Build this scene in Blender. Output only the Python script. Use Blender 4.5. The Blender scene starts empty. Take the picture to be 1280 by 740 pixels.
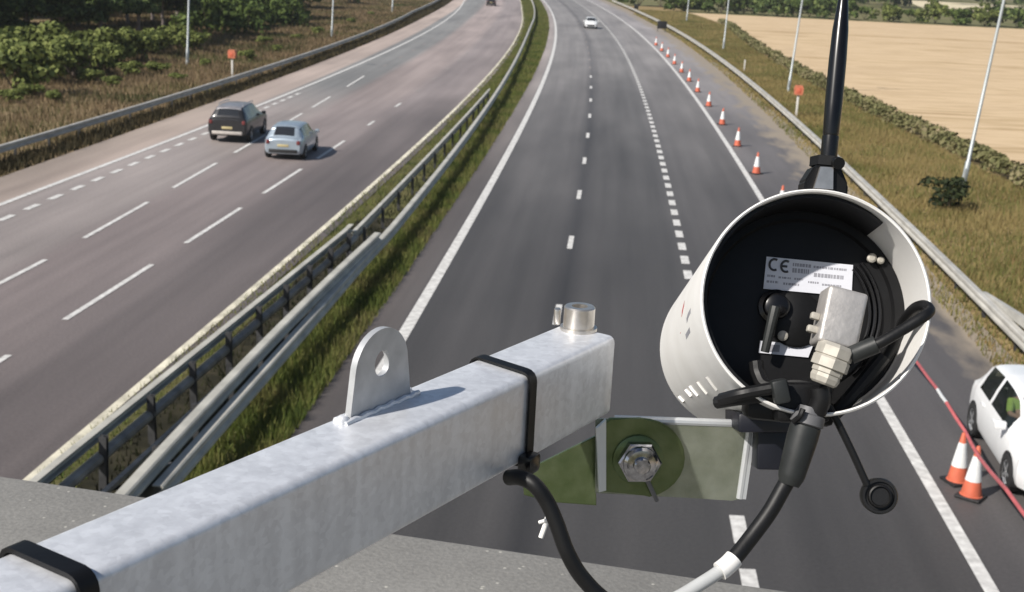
import bpy, bmesh, math, random
import numpy as np
from mathutils import Vector, Matrix
rng = np.random.default_rng(7); random.seed(7)
R_ = math.radians
SC = bpy.context.scene; COL = SC.collection
# ------------------------------------------------------------------ camera, sky, sun, exposure
FPX, PITCH, ROLL, H = 1585.7, 0.2611, 0.0492, 9.126
_f = Vector((0, math.cos(PITCH), -math.sin(PITCH))); _up = Vector((0, math.sin(PITCH), math.cos(PITCH)))
CR = (Vector((1, 0, 0)) * math.cos(ROLL) + _up * math.sin(ROLL)).normalized()
CD = (-_up * math.cos(ROLL) + Vector((1, 0, 0)) * math.sin(ROLL)).normalized()
CF = _f
cam_d = bpy.data.cameras.new('camera'); cam = bpy.data.objects.new('camera', cam_d); COL.objects.link(cam)
m3 = Matrix((CR, -CD, -CF)).transposed()
cam.matrix_world = Matrix.Translation((0, 0, H)) @ m3.to_4x4()
cam_d.sensor_width = 36; cam_d.lens = 36 * FPX / 1280; cam_d.clip_start = 0.02; cam_d.clip_end = 5000
cam_d.dof.use_dof = True; cam_d.dof.focus_distance = 0.74; cam_d.dof.aperture_fstop = 36
SC.camera = cam
TRAVEL = Vector((0.72, 0.55, -0.80)).normalized()
EL = math.asin(-TRAVEL.z); AZ = math.atan2(-TRAVEL.x, -TRAVEL.y)
W = bpy.data.worlds.new('World'); SC.world = W; W.use_nodes = True
nt = W.node_tree; bg = nt.nodes['Background']; sky = nt.nodes.new('ShaderNodeTexSky'); sky.sky_type = 'NISHITA'
sky.sun_disc = False; sky.sun_elevation = EL; sky.sun_rotation = AZ; sky.dust_density = 1.2
nt.links.new(sky.outputs[0], bg.inputs[0]); bg.inputs[1].default_value = 0.068
sl = bpy.data.lights.new('sun', 'SUN'); sl.energy = 4.5; sl.angle = R_(0.9); sl.color = (1, 0.95, 0.88)
so = bpy.data.objects.new('sun', sl); COL.objects.link(so); so.rotation_euler = TRAVEL.to_track_quat('-Z', 'Y').to_euler(); so.location = (0, 0, 60)
vs = SC.view_settings; vs.view_transform = 'Standard'; vs.look = 'None'; vs.gamma = 1; vs.use_curve_mapping = False; vs.exposure = 0.3

# ------------------------------------------------------------------ measuring helpers (a sight line met with a real plane / distance)
def ray(px, py): return (CR * ((px - 640) / FPX) + CD * ((py - 370) / FPX) + CF)
def G(px, py, z=0.0):
    v = ray(px, py); t = (z - H) / v.z
    return Vector((v.x * t, v.y * t, z))
def K(px, py, dep): return Vector((0, 0, H)) + ray(px, py) * dep
def Hit(px, py, p, n):
    v = ray(px, py); o = Vector((0, 0, H)); return o + v * ((p - o).dot(n) / v.dot(n))

# ------------------------------------------------------------------ materials
def new_mat(name):
    m = bpy.data.materials.new(name); m.use_nodes = True
    return m, m.node_tree.nodes, m.node_tree.links, m.node_tree.nodes['Principled BSDF']
def mat(name, col, rough=0.6, metal=0.0, var=0.12, scale=8.0, bump=0.0, bscale=60.0, col2=None, coat=0.0, stretch=None, spec=None):
    m, n, l, p = new_mat(name)
    p.inputs['Roughness'].default_value = rough; p.inputs['Metallic'].default_value = metal
    if coat: p.inputs['Coat Weight'].default_value = coat; p.inputs['Coat Roughness'].default_value = 0.05
    if spec is not None: p.inputs['Specular IOR Level'].default_value = spec
    tc = n.new('ShaderNodeTexCoord'); mp = n.new('ShaderNodeMapping')
    l.new(tc.outputs['Object'], mp.inputs[0])
    if stretch: mp.inputs['Scale'].default_value = stretch
    no = n.new('ShaderNodeTexNoise'); no.inputs['Scale'].default_value = scale; no.inputs['Detail'].default_value = 6
    l.new(mp.outputs[0], no.inputs[0])
    rp = n.new('ShaderNodeValToRGB'); rp.color_ramp.elements[0].position = .32; rp.color_ramp.elements[1].position = .68
    c2 = col2 if col2 else [min(1, c * (1 + var)) for c in col]; c1 = [c * (1 - var) for c in col] if not col2 else col
    rp.color_ramp.elements[0].color = (*c1, 1); rp.color_ramp.elements[1].color = (*c2, 1)
    l.new(no.outputs[0], rp.inputs[0]); l.new(rp.outputs[0], p.inputs['Base Color'])
    if bump:
        n2 = n.new('ShaderNodeTexNoise'); n2.inputs['Scale'].default_value = bscale; n2.inputs['Detail'].default_value = 5
        b = n.new('ShaderNodeBump'); b.inputs['Strength'].default_value = bump; b.inputs['Distance'].default_value = 0.5 / bscale
        l.new(tc.outputs['Object'], n2.inputs[0]); l.new(n2.outputs[0], b.inputs['Height']); l.new(b.outputs[0], p.inputs['Normal'])
    return m
def foliage(name, cols, trans=0.25, patch=None, pscale=0.12):
    """leaf / blade material: colour per leaf from a ramp, optionally shifted in soft patches over the ground"""
    m, n, l, p = new_mat(name)
    g = n.new('ShaderNodeNewGeometry'); rp = n.new('ShaderNodeValToRGB'); e = rp.color_ramp.elements
    while len(e) < len(cols): e.new(0.5)
    for i, c in enumerate(cols): e[i].position = i / (len(cols) - 1); e[i].color = (*c, 1)
    tc = n.new('ShaderNodeTexCoord'); no = n.new('ShaderNodeTexNoise'); no.inputs['Scale'].default_value = pscale; no.inputs['Detail'].default_value = 4
    l.new(tc.outputs['Object'], no.inputs[0])
    a = n.new('ShaderNodeMath'); a.operation = 'MULTIPLY_ADD'; a.inputs[1].default_value = 2.6; a.inputs[2].default_value = -0.8
    l.new(no.outputs[0], a.inputs[0])
    mx = n.new('ShaderNodeMix'); mx.inputs[0].default_value = 0.6 if patch is None else patch
    l.new(g.outputs['Random Per Island'], mx.inputs[2]); l.new(a.outputs[0], mx.inputs[3]); l.new(mx.outputs[0], rp.inputs[0])
    l.new(rp.outputs[0], p.inputs['Base Color']); p.inputs['Roughness'].default_value = 0.7; p.inputs['Specular IOR Level'].default_value = 0.2
    t = n.new('ShaderNodeBsdfTranslucent'); l.new(rp.outputs[0], t.inputs[0]); ms = n.new('ShaderNodeMixShader'); ms.inputs[0].default_value = trans
    out = n['Material Output']; l.new(p.outputs[0], ms.inputs[1]); l.new(t.outputs[0], ms.inputs[2]); l.new(ms.outputs[0], out.inputs[0])
    return m
def glass_dark(name, tint=(.02, .022, .025), mixv=0.0):
    m, n, l, p = new_mat(name); p.inputs['Base Color'].default_value = (*tint, 1); p.inputs['Roughness'].default_value = 0.06; p.inputs['Coat Weight'].default_value = 0.5
    if mixv:
        t = n.new('ShaderNodeBsdfTransparent'); t.inputs[0].default_value = (.75, .8, .78, 1); ms = n.new('ShaderNodeMixShader'); ms.inputs[0].default_value = mixv
        l.new(p.outputs[0], ms.inputs[1]); l.new(t.outputs[0], ms.inputs[2]); l.new(ms.outputs[0], n['Material Output'].inputs[0])
    return m
M = {}
M['galv'] = mat('galvanised_steel', (.62, .64, .66), .42, .55, .08, 40, .05, 300, stretch=(1, 1, .3))
def arm_mat():
    m, n, l, p = new_mat('galvanised_arm')
    tc = n.new('ShaderNodeTexCoord')
    no = n.new('ShaderNodeTexNoise'); no.inputs['Scale'].default_value = 90; no.inputs['Detail'].default_value = 8; no.inputs['Roughness'].default_value = .65
    l.new(tc.outputs['Object'], no.inputs[0])
    mp = n.new('ShaderNodeMapping'); mp.inputs['Scale'].default_value = (110, 110, 9); l.new(tc.outputs['Object'], mp.inputs[0])
    st = n.new('ShaderNodeTexNoise'); st.inputs['Scale'].default_value = 1; st.inputs['Detail'].default_value = 4; l.new(mp.outputs[0], st.inputs[0])
    vo = n.new('ShaderNodeTexVoronoi'); vo.inputs['Scale'].default_value = 330; l.new(tc.outputs['Object'], vo.inputs[0])
    vg = n.new('ShaderNodeSeparateXYZ'); l.new(vo.outputs['Color'], vg.inputs[0])
    mx = n.new('ShaderNodeMix'); mx.inputs[0].default_value = .55; l.new(no.outputs[0], mx.inputs[2]); l.new(st.outputs[0], mx.inputs[3])
    rp = n.new('ShaderNodeValToRGB'); e = rp.color_ramp.elements; e[0].position = .36; e[1].position = .64
    e[0].color = (.62, .63, .655, 1); e[1].color = (.775, .79, .82, 1); m5 = n.new('ShaderNodeMix'); m5.inputs[0].default_value = .16; l.new(mx.outputs[0], m5.inputs[2]); l.new(vg.outputs[0], m5.inputs[3])
    l.new(m5.outputs[0], rp.inputs[0]); l.new(rp.outputs[0], p.inputs['Base Color'])
    p.inputs['Metallic'].default_value = .38
    rr = n.new('ShaderNodeMapRange'); rr.inputs[3].default_value = .26; rr.inputs[4].default_value = .55; l.new(m5.outputs[0], rr.inputs[0]); l.new(rr.outputs[0], p.inputs['Roughness'])
    v = n.new('ShaderNodeTexNoise'); v.inputs['Scale'].default_value = 420; v.inputs['Detail'].default_value = 3; l.new(tc.outputs['Object'], v.inputs[0])
    b = n.new('ShaderNodeBump'); b.inputs['Strength'].default_value = .12; b.inputs['Distance'].default_value = .0006; l.new(v.outputs[0], b.inputs['Height']); l.new(b.outputs[0], p.inputs['Normal'])
    return m
M['arm'] = arm_mat()
M['rail'] = mat('rail_steel', (.47, .455, .415), .55, .15, .2, 1.2, .08, 30, stretch=(1, 1, 3))
M['railc'] = mat('rail_steel_weathered', (.48, .465, .41), .6, .15, .18, 1.5, .08, 30)
M['darksteel'] = mat('weathered_steel', (.13, .13, .135), .6, .3, .3, 6, .1, 60)
M['pipe'] = mat('grey_beam_back', (.26, .245, .215), .6, .0, .35, 2.5, .1, 40)
M['post'] = mat('barrier_post_steel', (.06, .06, .062), .6, .2, .25, 6)
M['lamp'] = mat('lamp_column_steel', (.42, .45, .45), .45, .4, .12, 2, stretch=(1, 1, .3))
M['screw'] = mat('stainless', (.55, .52, .48), .3, .85, .1, 200)
M['chrome'] = mat('dark_chrome', (.34, .34, .36), .14, 1, .3, 300)
M['nickel'] = mat('nickel_plate', (.42, .395, .345), .6, .25, .12, 150)
M['plate'] = mat('passivated_zinc_shaded', (.09, .125, .052), .24, .65, .18, 70, .1, 200, col2=(.14, .175, .092))  # bracket parts below the arm: its shade put into the colour
M['plate_lit'] = mat('passivated_zinc_lit', (.24, .265, .21), .27, .65, .18, 70, .1, 200, col2=(.33, .355, .30))  # same zinc, paler: sunlit side of the bracket put into the colour
M['white'] = mat('white_enamel', (.78, .765, .735), .38, 0, .04, 22, .03, 300, col2=(.86, .85, .825), coat=.1)
M['white_in'] = mat('white_enamel_inside', (.78, .78, .75), .5, 0, .04, 30)
M['black'] = mat('black_plastic', (.004, .004, .0045), .5, 0, .3, 60, .06, 400, spec=.3)
M['blackg'] = mat('black_gloss_plastic', (.005, .005, .006), .25, 0, .3, 60, spec=.45)
M['rubber'] = mat('black_rubber', (.006, .006, .0065), .5, 0, .25, 80, .08, 300, spec=.35)
M['rubberg'] = mat('grey_rubber', (.017, .019, .019), .5, 0, .2, 80, .05, 300, spec=.4)
M['navy'] = mat('navy_block', (.005, .006, .012), .45, 0, .2, 50)
M['greyplastic'] = mat('grey_plastic', (.50, .475, .45), .48, .55, .1, 120, .2, 260, stretch=(1, 1, .5))
M['sleeve'] = mat('grey_cable_sleeve', (.45, .46, .46), .4, 0, .08, 60)
M['wsleeve'] = mat('white_cable_marker', (.78, .77, .75), .5, 0, .04, 60)
M['label'] = mat('paper_label', (.62, .63, .68), .5, 0, .03, 60)
M['ink'] = mat('black_ink', (.05, .05, .055), .6, 0, .1, 60)
M['inkg'] = mat('grey_ink', (.28, .28, .31), .6, 0, .1, 60)
M['red'] = mat('red_ink', (.5, .06, .06), .5, 0, .1, 60)
M['paint'] = mat('road_paint', (.46, .45, .43), .75, 0, .16, 5, .25, 40, col2=(.72, .71, .68))
M['paint_far'] = mat('far_faded_road_paint', (.30, .27, .255), .8, 0, .3, 3, .2, 40)  # far dashes only: fading with distance put into the paint colour
M['paintc'] = mat('road_paint_dirty', (.62, .58, .46), .8, 0, .28, 1.6, .2, 40)
M['tyre'] = mat('tyre_rubber', (.018, .018, .018), .8, 0, .2, 20)
M['rim'] = mat('alloy_rim', (.42, .43, .44), .35, .6, .1, 20)
M['glass'] = glass_dark('car_glass')
M['glasst'] = glass_dark('car_glass_clear', (.02, .024, .024), .62)
M['cw'] = mat('white_car_paint', (.80, .81, .81), .3, 0, .02, 5, coat=.6)
M['cs'] = mat('silver_blue_car_paint', (.40, .47, .53), .32, .45, .05, 5, coat=.6)
M['cd'] = mat('dark_grey_car_paint', (.028, .028, .03), .35, .4, .15, 5, coat=.5)
M['roofg'] = mat('grey_roof_panel', (.30, .29, .30), .35, .4, .15, 5, coat=.3)
M['trim'] = mat('black_car_trim', (.016, .016, .017), .6, 0, .2, 20)
M['bumper'] = mat('pale_bumper', (.50, .46, .42), .5, .1, .1, 10)
M['tail'] = mat('tail_lamp_lens', (.16, .03, .03), .25, 0, .1, 30, coat=.5)
M['headl'] = mat('headlamp_lens', (.6, .62, .64), .15, .3, .1, 30, coat=.8)
M['plateyel'] = mat('yellow_plate', (.50, .42, .22), .5, 0, .05, 30)
M['orange'] = mat('orange_cone_plastic', (.55, .125, .065), .55, 0, .12, 6)
M['refl'] = mat('white_reflective_sleeve', (.74, .75, .74), .4, 0, .08, 12)
M['redbar'] = mat('red_bar_plastic', (.45, .11, .115), .55, 0, .15, 6)
M['phone'] = mat('orange_phone_box', (.52, .16, .085), .6, 0, .12, 6)
M['wpost'] = mat('white_marker_post', (.62, .60, .55), .6, 0, .12, 6)
M['hivis'] = mat('hi_vis_yellow', (.42, .58, .14), .8, 0, .1, 20)
M['skin'] = mat('skin', (.45, .27, .19), .6, 0, .05, 20)
M['hair'] = mat('dark_hair', (.03, .02, .015), .7, 0, .2, 50)
M['concrete'] = mat('weathered_concrete', (.30, .285, .255), .85, 0, .22, 9, .35, 90)
M['bark'] = mat('bark', (.10, .075, .06), .9, 0, .35, 5, .5, 12, stretch=(1, 1, .25))
M['barkp'] = mat('pale_bark', (.20, .165, .155), .9, 0, .35, 5, .5, 12, stretch=(1, 1, .25))

def coping_mat():
    m, n, l, p = new_mat('parapet_concrete'); tc = n.new('ShaderNodeTexCoord')
    a = n.new('ShaderNodeTexNoise'); a.inputs['Scale'].default_value = 7; a.inputs['Detail'].default_value = 9; l.new(tc.outputs['Object'], a.inputs[0])
    v = n.new('ShaderNodeTexVoronoi'); v.inputs['Scale'].default_value = 75; l.new(tc.outputs['Object'], v.inputs[0])
    v2 = n.new('ShaderNodeTexNoise'); v2.inputs['Scale'].default_value = 240; v2.inputs['Detail'].default_value = 4; l.new(tc.outputs['Object'], v2.inputs[0])
    r1 = n.new('ShaderNodeValToRGB'); e = r1.color_ramp.elements; e[0].position = .3; e[1].position = .72; e[0].color = (.20, .193, .178, 1); e[1].color = (.265, .256, .236, 1)
    l.new(a.outputs[0], r1.inputs[0])
    r2 = n.new('ShaderNodeValToRGB'); e = r2.color_ramp.elements; e[0].position = .06; e[1].position = .16; e[0].color = (1, 1, 1, 1); e[1].color = (0, 0, 0, 1)
    l.new(v.outputs['Distance'], r2.inputs[0])
    mx0 = n.new('ShaderNodeMix'); mx0.data_type = 'RGBA'; mx0.blend_type = 'OVERLAY'; mx0.inputs[0].default_value = .3; l.new(r1.outputs[0], mx0.inputs[6]); l.new(v2.outputs['Fac'], mx0.inputs[7])
    no = n.new('ShaderNodeTexNoise'); no.inputs['Scale'].default_value = 30; l.new(tc.outputs['Object'], no.inputs[0])
    gt = n.new('ShaderNodeMath'); gt.operation = 'GREATER_THAN'; gt.inputs[1].default_value = .56; l.new(no.outputs[0], gt.inputs[0])
    mu = n.new('ShaderNodeMath'); mu.operation = 'MULTIPLY'; l.new(gt.outputs[0], mu.inputs[0]); l.new(r2.outputs[0], mu.inputs[1])
    mx = n.new('ShaderNodeMix'); mx.data_type = 'RGBA'; mx.inputs[7].default_value = (.5, .48, .42, 1); l.new(mu.outputs[0], mx.inputs[0]); l.new(mx0.outputs[2], mx.inputs[6])
    l.new(mx.outputs[2], p.inputs['Base Color']); p.inputs['Roughness'].default_value = .9
    b = n.new('ShaderNodeBump'); b.inputs['Strength'].default_value = .35; b.inputs['Distance'].default_value = .002; l.new(v2.outputs['Fac'], b.inputs['Height']); l.new(b.outputs[0], p.inputs['Normal'])
    return m
M['coping'] = coping_mat()

def asphalt(name, stops, grain=.18, dirt=None, patches=.25, sheens=((-60, .5), (300, .5)), stops2=None, y2=(72, 88)):
    """stops: (metres across the road, colour); long streaks run with the traffic; dirt: (from, to, colour) along one margin"""
    m, n, l, p = new_mat(name)
    uv = n.new('ShaderNodeUVMap'); sx = n.new('ShaderNodeSeparateXYZ'); l.new(uv.outputs[0], sx.inputs[0])
    w = stops[-1][0]
    mp = n.new('ShaderNodeMapping'); mp.inputs['Scale'].default_value = (1.6, .035, 1); l.new(uv.outputs[0], mp.inputs[0])
    stn = n.new('ShaderNodeTexNoise'); stn.inputs['Scale'].default_value = 1; stn.inputs['Detail'].default_value = 4; l.new(mp.outputs[0], stn.inputs[0])
    mp2 = n.new('ShaderNodeMapping'); mp2.inputs['Scale'].default_value = (.25, .05, 1); l.new(uv.outputs[0], mp2.inputs[0])
    pn = n.new('ShaderNodeTexNoise'); pn.inputs['Scale'].default_value = 1; pn.inputs['Detail'].default_value = 5; l.new(mp2.outputs[0], pn.inputs[0])
    dv = n.new('ShaderNodeMath'); dv.operation = 'DIVIDE'; dv.inputs[1].default_value = w; l.new(sx.outputs[0], dv.inputs[0])
    rp = n.new('ShaderNodeValToRGB'); e = rp.color_ramp.elements
    while len(e) < len(stops): e.new(.5)
    for i, (s, c) in enumerate(stops): e[i].position = max(0, min(1, s / w)); e[i].color = (*c, 1)
    l.new(dv.outputs[0], rp.inputs[0])
    def scale_by(col, fac, lo, hi):
        mr = n.new('ShaderNodeMapRange'); mr.inputs[1].default_value = .3; mr.inputs[2].default_value = .7; mr.inputs[3].default_value = lo; mr.inputs[4].default_value = hi
        l.new(fac, mr.inputs[0]); v = n.new('ShaderNodeVectorMath'); v.operation = 'SCALE'; l.new(col, v.inputs[0]); l.new(mr.outputs[0], v.inputs['Scale']); return v.outputs[0]
    base = rp.outputs[0]
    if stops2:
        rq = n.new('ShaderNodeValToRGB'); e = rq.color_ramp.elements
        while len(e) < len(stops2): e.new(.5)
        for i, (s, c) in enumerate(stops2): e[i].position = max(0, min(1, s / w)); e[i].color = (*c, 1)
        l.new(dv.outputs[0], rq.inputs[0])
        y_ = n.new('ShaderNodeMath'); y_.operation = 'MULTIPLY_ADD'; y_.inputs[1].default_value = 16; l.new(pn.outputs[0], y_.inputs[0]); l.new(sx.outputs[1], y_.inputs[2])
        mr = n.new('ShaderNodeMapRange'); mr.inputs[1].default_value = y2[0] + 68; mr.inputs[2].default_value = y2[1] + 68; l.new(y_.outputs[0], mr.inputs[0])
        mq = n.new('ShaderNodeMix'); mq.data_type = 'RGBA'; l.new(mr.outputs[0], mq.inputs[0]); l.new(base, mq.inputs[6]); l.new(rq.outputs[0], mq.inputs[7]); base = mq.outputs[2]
    sheen = n.new('ShaderNodeValToRGB'); ae = sheen.color_ramp.elements  # far road lightened: grazing sky sheen put into the base colour
    while len(ae) < len(sheens): ae.new(.5)
    for i, (d_, f_) in enumerate(sheens): ae[i].position = (d_ + 60) / 400; ae[i].color = (f_, f_, f_, 1)
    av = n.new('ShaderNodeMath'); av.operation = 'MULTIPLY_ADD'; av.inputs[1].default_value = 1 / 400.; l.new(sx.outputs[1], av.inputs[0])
    wv = n.new('ShaderNodeMath'); wv.operation = 'MULTIPLY_ADD'; wv.inputs[1].default_value = .06; wv.inputs[2].default_value = -.03; l.new(pn.outputs[0], wv.inputs[0]); l.new(wv.outputs[0], av.inputs[2]); l.new(av.outputs[0], sheen.inputs[0])
    vm = n.new('ShaderNodeVectorMath'); vm.operation = 'MULTIPLY'; l.new(base, vm.inputs[0]); l.new(sheen.outputs[0], vm.inputs[1]); ve = n.new('ShaderNodeVectorMath'); ve.operation = 'SCALE'; ve.inputs['Scale'].default_value = 2.0; l.new(vm.outputs[0], ve.inputs[0])
    c = scale_by(ve.outputs[0], stn.outputs[0], 1 - patches * .6, 1 + patches * .6)
    c = scale_by(c, pn.outputs[0], 1 - patches, 1 + patches)
    gn = n.new('ShaderNodeTexNoise'); gn.inputs['Scale'].default_value = 14; gn.inputs['Detail'].default_value = 10; gn.inputs['Roughness'].default_value = .75; l.new(uv.outputs[0], gn.inputs[0])
    c = scale_by(c, gn.outputs[0], 1 - grain * 1.7, 1 + grain * 1.7)
    if dirt:
        a, b, dc = dirt
        mr = n.new('ShaderNodeMapRange'); mr.inputs[1].default_value = a; mr.inputs[2].default_value = b; mr.inputs[3].default_value = -.25; mr.inputs[4].default_value = .62; l.new(sx.outputs[0], mr.inputs[0])
        mp3 = n.new('ShaderNodeMapping'); mp3.inputs['Scale'].default_value = (1.1, .35, 1); l.new(uv.outputs[0], mp3.inputs[0])
        dn = n.new('ShaderNodeTexNoise'); dn.inputs['Scale'].default_value = 1; dn.inputs['Detail'].default_value = 6; l.new(mp3.outputs[0], dn.inputs[0])
        ad = n.new('ShaderNodeMath'); ad.operation = 'ADD'; l.new(dn.outputs[0], ad.inputs[0]); l.new(mr.outputs[0], ad.inputs[1])
        m2 = n.new('ShaderNodeMapRange'); m2.inputs[1].default_value = .52; m2.inputs[2].default_value = .78; l.new(ad.outputs[0], m2.inputs[0])
        mx = n.new('ShaderNodeMix'); mx.data_type = 'RGBA'; mx.inputs[7].default_value = (*dc, 1); l.new(m2.outputs[0], mx.inputs[0]); l.new(c, mx.inputs[6]); c = mx.outputs[2]
    l.new(c, p.inputs['Base Color']); p.inputs['Roughness'].default_value = .62; p.inputs['Specular IOR Level'].default_value = .5
    bn = n.new('ShaderNodeTexNoise'); bn.inputs['Scale'].default_value = 60; bn.inputs['Detail'].default_value = 3; l.new(uv.outputs[0], bn.inputs[0])
    b = n.new('ShaderNodeBump'); b.inputs['Strength'].default_value = .15; b.inputs['Distance'].default_value = .006; l.new(bn.outputs[0], b.inputs['Height']); l.new(b.outputs[0], p.inputs['Normal'])
    return m
def ground_mat(name, cols, scale=.25, stretch=(1, 1, 1), fine=3.0, lo=.3, hi=.7):
    m, n, l, p = new_mat(name); tc = n.new('ShaderNodeTexCoord'); mp = n.new('ShaderNodeMapping'); mp.inputs['Scale'].default_value = stretch
    l.new(tc.outputs['Object'], mp.inputs[0])
    a = n.new('ShaderNodeTexNoise'); a.inputs['Scale'].default_value = scale; a.inputs['Detail'].default_value = 8; a.inputs['Roughness'].default_value = .6; l.new(mp.outputs[0], a.inputs[0])
    b = n.new('ShaderNodeTexNoise'); b.inputs['Scale'].default_value = fine; b.inputs['Detail'].default_value = 6; l.new(mp.outputs[0], b.inputs[0])
    mx = n.new('ShaderNodeMix'); mx.inputs[0].default_value = .4; l.new(a.outputs[0], mx.inputs[2]); l.new(b.outputs[0], mx.inputs[3])
    rp = n.new('ShaderNodeValToRGB'); e = rp.color_ramp.elements
    while len(e) < len(cols): e.new(.5)
    for i, c in enumerate(cols): e[i].position = lo + (hi - lo) * i / (len(cols) - 1); e[i].color = (*c, 1)
    l.new(mx.outputs[0], rp.inputs[0]); l.new(rp.outputs[0], p.inputs['Base Color']); p.inputs['Roughness'].default_value = .95; p.inputs['Specular IOR Level'].default_value = .1
    return m

# ------------------------------------------------------------------ mesh helpers
def link_mesh(name, bm, m, parent=None, smooth=35):
    me = bpy.data.meshes.new(name); bmesh.ops.recalc_face_normals(bm, faces=bm.faces[:]); bm.to_mesh(me); bm.free()
    return link_me(name, me, m, parent, smooth)
def link_me(name, me, m, parent=None, smooth=35):
    for x in (m if isinstance(m, list) else [m]): me.materials.append(x)
    if smooth:
        me.shade_smooth(); me.set_sharp_from_angle(angle=R_(smooth))
    o = bpy.data.objects.new(name, me); COL.objects.link(o)
    if parent: o.parent = parent; o.matrix_parent_inverse = parent.matrix_world.inverted() if False else Matrix()
    return o
def tag(o, label=None, cat=None, group=None, kind=None):
    if label: o['label'] = label
    if cat: o['category'] = cat
    if group: o['group'] = group
    if kind: o['kind'] = kind
    return o
def thing(name, label, cat, loc=(0, 0, 0), rz=0, group=None):
    o = bpy.data.objects.new(name, None); COL.objects.link(o); o.location = loc; o.rotation_euler = (0, 0, rz); o.empty_display_size = .1
    return tag(o, label, cat, group)
def dup(o, parent=None):
    c = o.copy(); COL.objects.link(c)
    if parent: c.parent = parent
    for ch in list(o.children): dup(ch, c)
    return c
def frame(x, y, z, o):
    return Matrix(((x.x, y.x, z.x, o.x), (x.y, y.y, z.y, o.y), (x.z, y.z, z.z, o.z), (0, 0, 0, 1)))
def basis_z(z, hint=Vector((0, 0, 1))):
    z = z.normalized(); x = hint.cross(z)
    if x.length < 1e-4: x = Vector((1, 0, 0)).cross(z)
    x.normalize(); return x, z.cross(x), z
def box(bm, c, s, mx=None, bev=0, seg=2):
    r = bmesh.ops.create_cube(bm, size=1, matrix=Matrix.Translation(c) @ Matrix.Diagonal((*s, 1)))
    vs_ = r['verts']
    if bev:
        ed = list({e for v in vs_ for e in v.link_edges})
        rr = bmesh.ops.bevel(bm, geom=ed, offset=bev, segments=seg, affect='EDGES', profile=.5)
        vs_ = list({v for f in rr['faces'] for v in f.verts} | {v for v in vs_ if v.is_valid})
    if mx is not None: bmesh.ops.transform(bm, matrix=mx, verts=vs_)
def lathe(bm, prof, p0, axis, seg=28, hint=Vector((0, 0, 1)), close=True):
    """prof: list of (distance along axis, radius)"""
    x, y, z = basis_z(axis, hint); rings = []
    for d, r in prof:
        if r < 1e-6: rings.append([bm.verts.new(p0 + z * d)])
        else: rings.append([bm.verts.new(p0 + z * d + (x * math.cos(2 * math.pi * i / seg) + y * math.sin(2 * math.pi * i / seg)) * r) for i in range(seg)])
    for a, b in zip(rings, rings[1:]):
        if len(a) == 1 and len(b) == 1: continue
        for i in range(seg):
            j = (i + 1) % seg
            if len(a) == 1: bm.faces.new((a[0], b[i], b[j]))
            elif len(b) == 1: bm.faces.new((a[i], a[j], b[0]))
            else: bm.faces.new((a[i], a[j], b[j], b[i]))
    if close:
        if len(rings[0]) > 1: bm.faces.new(rings[0])
        if len(rings[-1]) > 1: bm.faces.new(rings[-1][::-1])
def spline(pts, n=8):
    P = [Vector(p) for p in pts]; P = [P[0] * 2 - P[1]] + P + [P[-1] * 2 - P[-2]]; out = []
    for i in range(1, len(P) - 2):
        for k in range(n):
            t = k / n; a, b, c, d = P[i - 1:i + 3]
            out.append(.5 * ((2 * b) + (c - a) * t + (2 * a - 5 * b + 4 * c - d) * t * t + (3 * b - a - 3 * c + d) * t ** 3))
    out.append(P[-2]); return out
def tube(bm, pts, r, seg=10, cap=True):
    prev = None; x = None
    n = len(pts)
    for i, p in enumerate(pts):
        t = (pts[min(i + 1, n - 1)] - pts[max(i - 1, 0)]).normalized()
        if x is None: x = basis_z(t)[0]
        x = (x - t * x.dot(t)).normalized(); y = t.cross(x)
        rr = r[i] if isinstance(r, (list, tuple)) else r
        ring = [bm.verts.new(p + (x * math.cos(2 * math.pi * k / seg) + y * math.sin(2 * math.pi * k / seg)) * rr) for k in range(seg)]
        if prev:
            for k in range(seg): bm.faces.new((prev[k], prev[(k + 1) % seg], ring[(k + 1) % seg], ring[k]))
        elif cap: bm.faces.new(ring[::-1])
        prev = ring
    if cap: bm.faces.new(prev)
def prism(bm, poly, mx, t):
    """poly in local xy, thickness t along local z, centred"""
    a = [bm.verts.new(mx @ Vector((x, y, -t / 2))) for x, y in poly]; b = [bm.verts.new(mx @ Vector((x, y, t / 2))) for x, y in poly]
    bm.faces.new(a[::-1]); bm.faces.new(b); n = len(poly)
    for i in range(n): bm.faces.new((a[i], a[(i + 1) % n], b[(i + 1) % n], b[i]))
def np_mesh(name, V, F, m, parent=None, smooth=0, uv=None):
    V = np.asarray(V, np.float32); F = np.asarray(F, np.int32); k = F.shape[1]
    me = bpy.data.meshes.new(name); me.vertices.add(len(V)); me.vertices.foreach_set('co', V.ravel())
    me.loops.add(F.size); me.loops.foreach_set('vertex_index', F.ravel()); me.polygons.add(len(F))
    me.polygons.foreach_set('loop_start', np.arange(0, F.size, k, dtype=np.int32)); me.polygons.foreach_set('loop_total', np.full(len(F), k, np.int32))
    if uv is not None:
        u = me.uv_layers.new(name='UVMap'); u.data.foreach_set('uv', np.asarray(uv, np.float32)[F.ravel()].ravel())
    me.update(calc_edges=True); me.validate()
    return link_me(name, me, m, parent, smooth)

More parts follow.
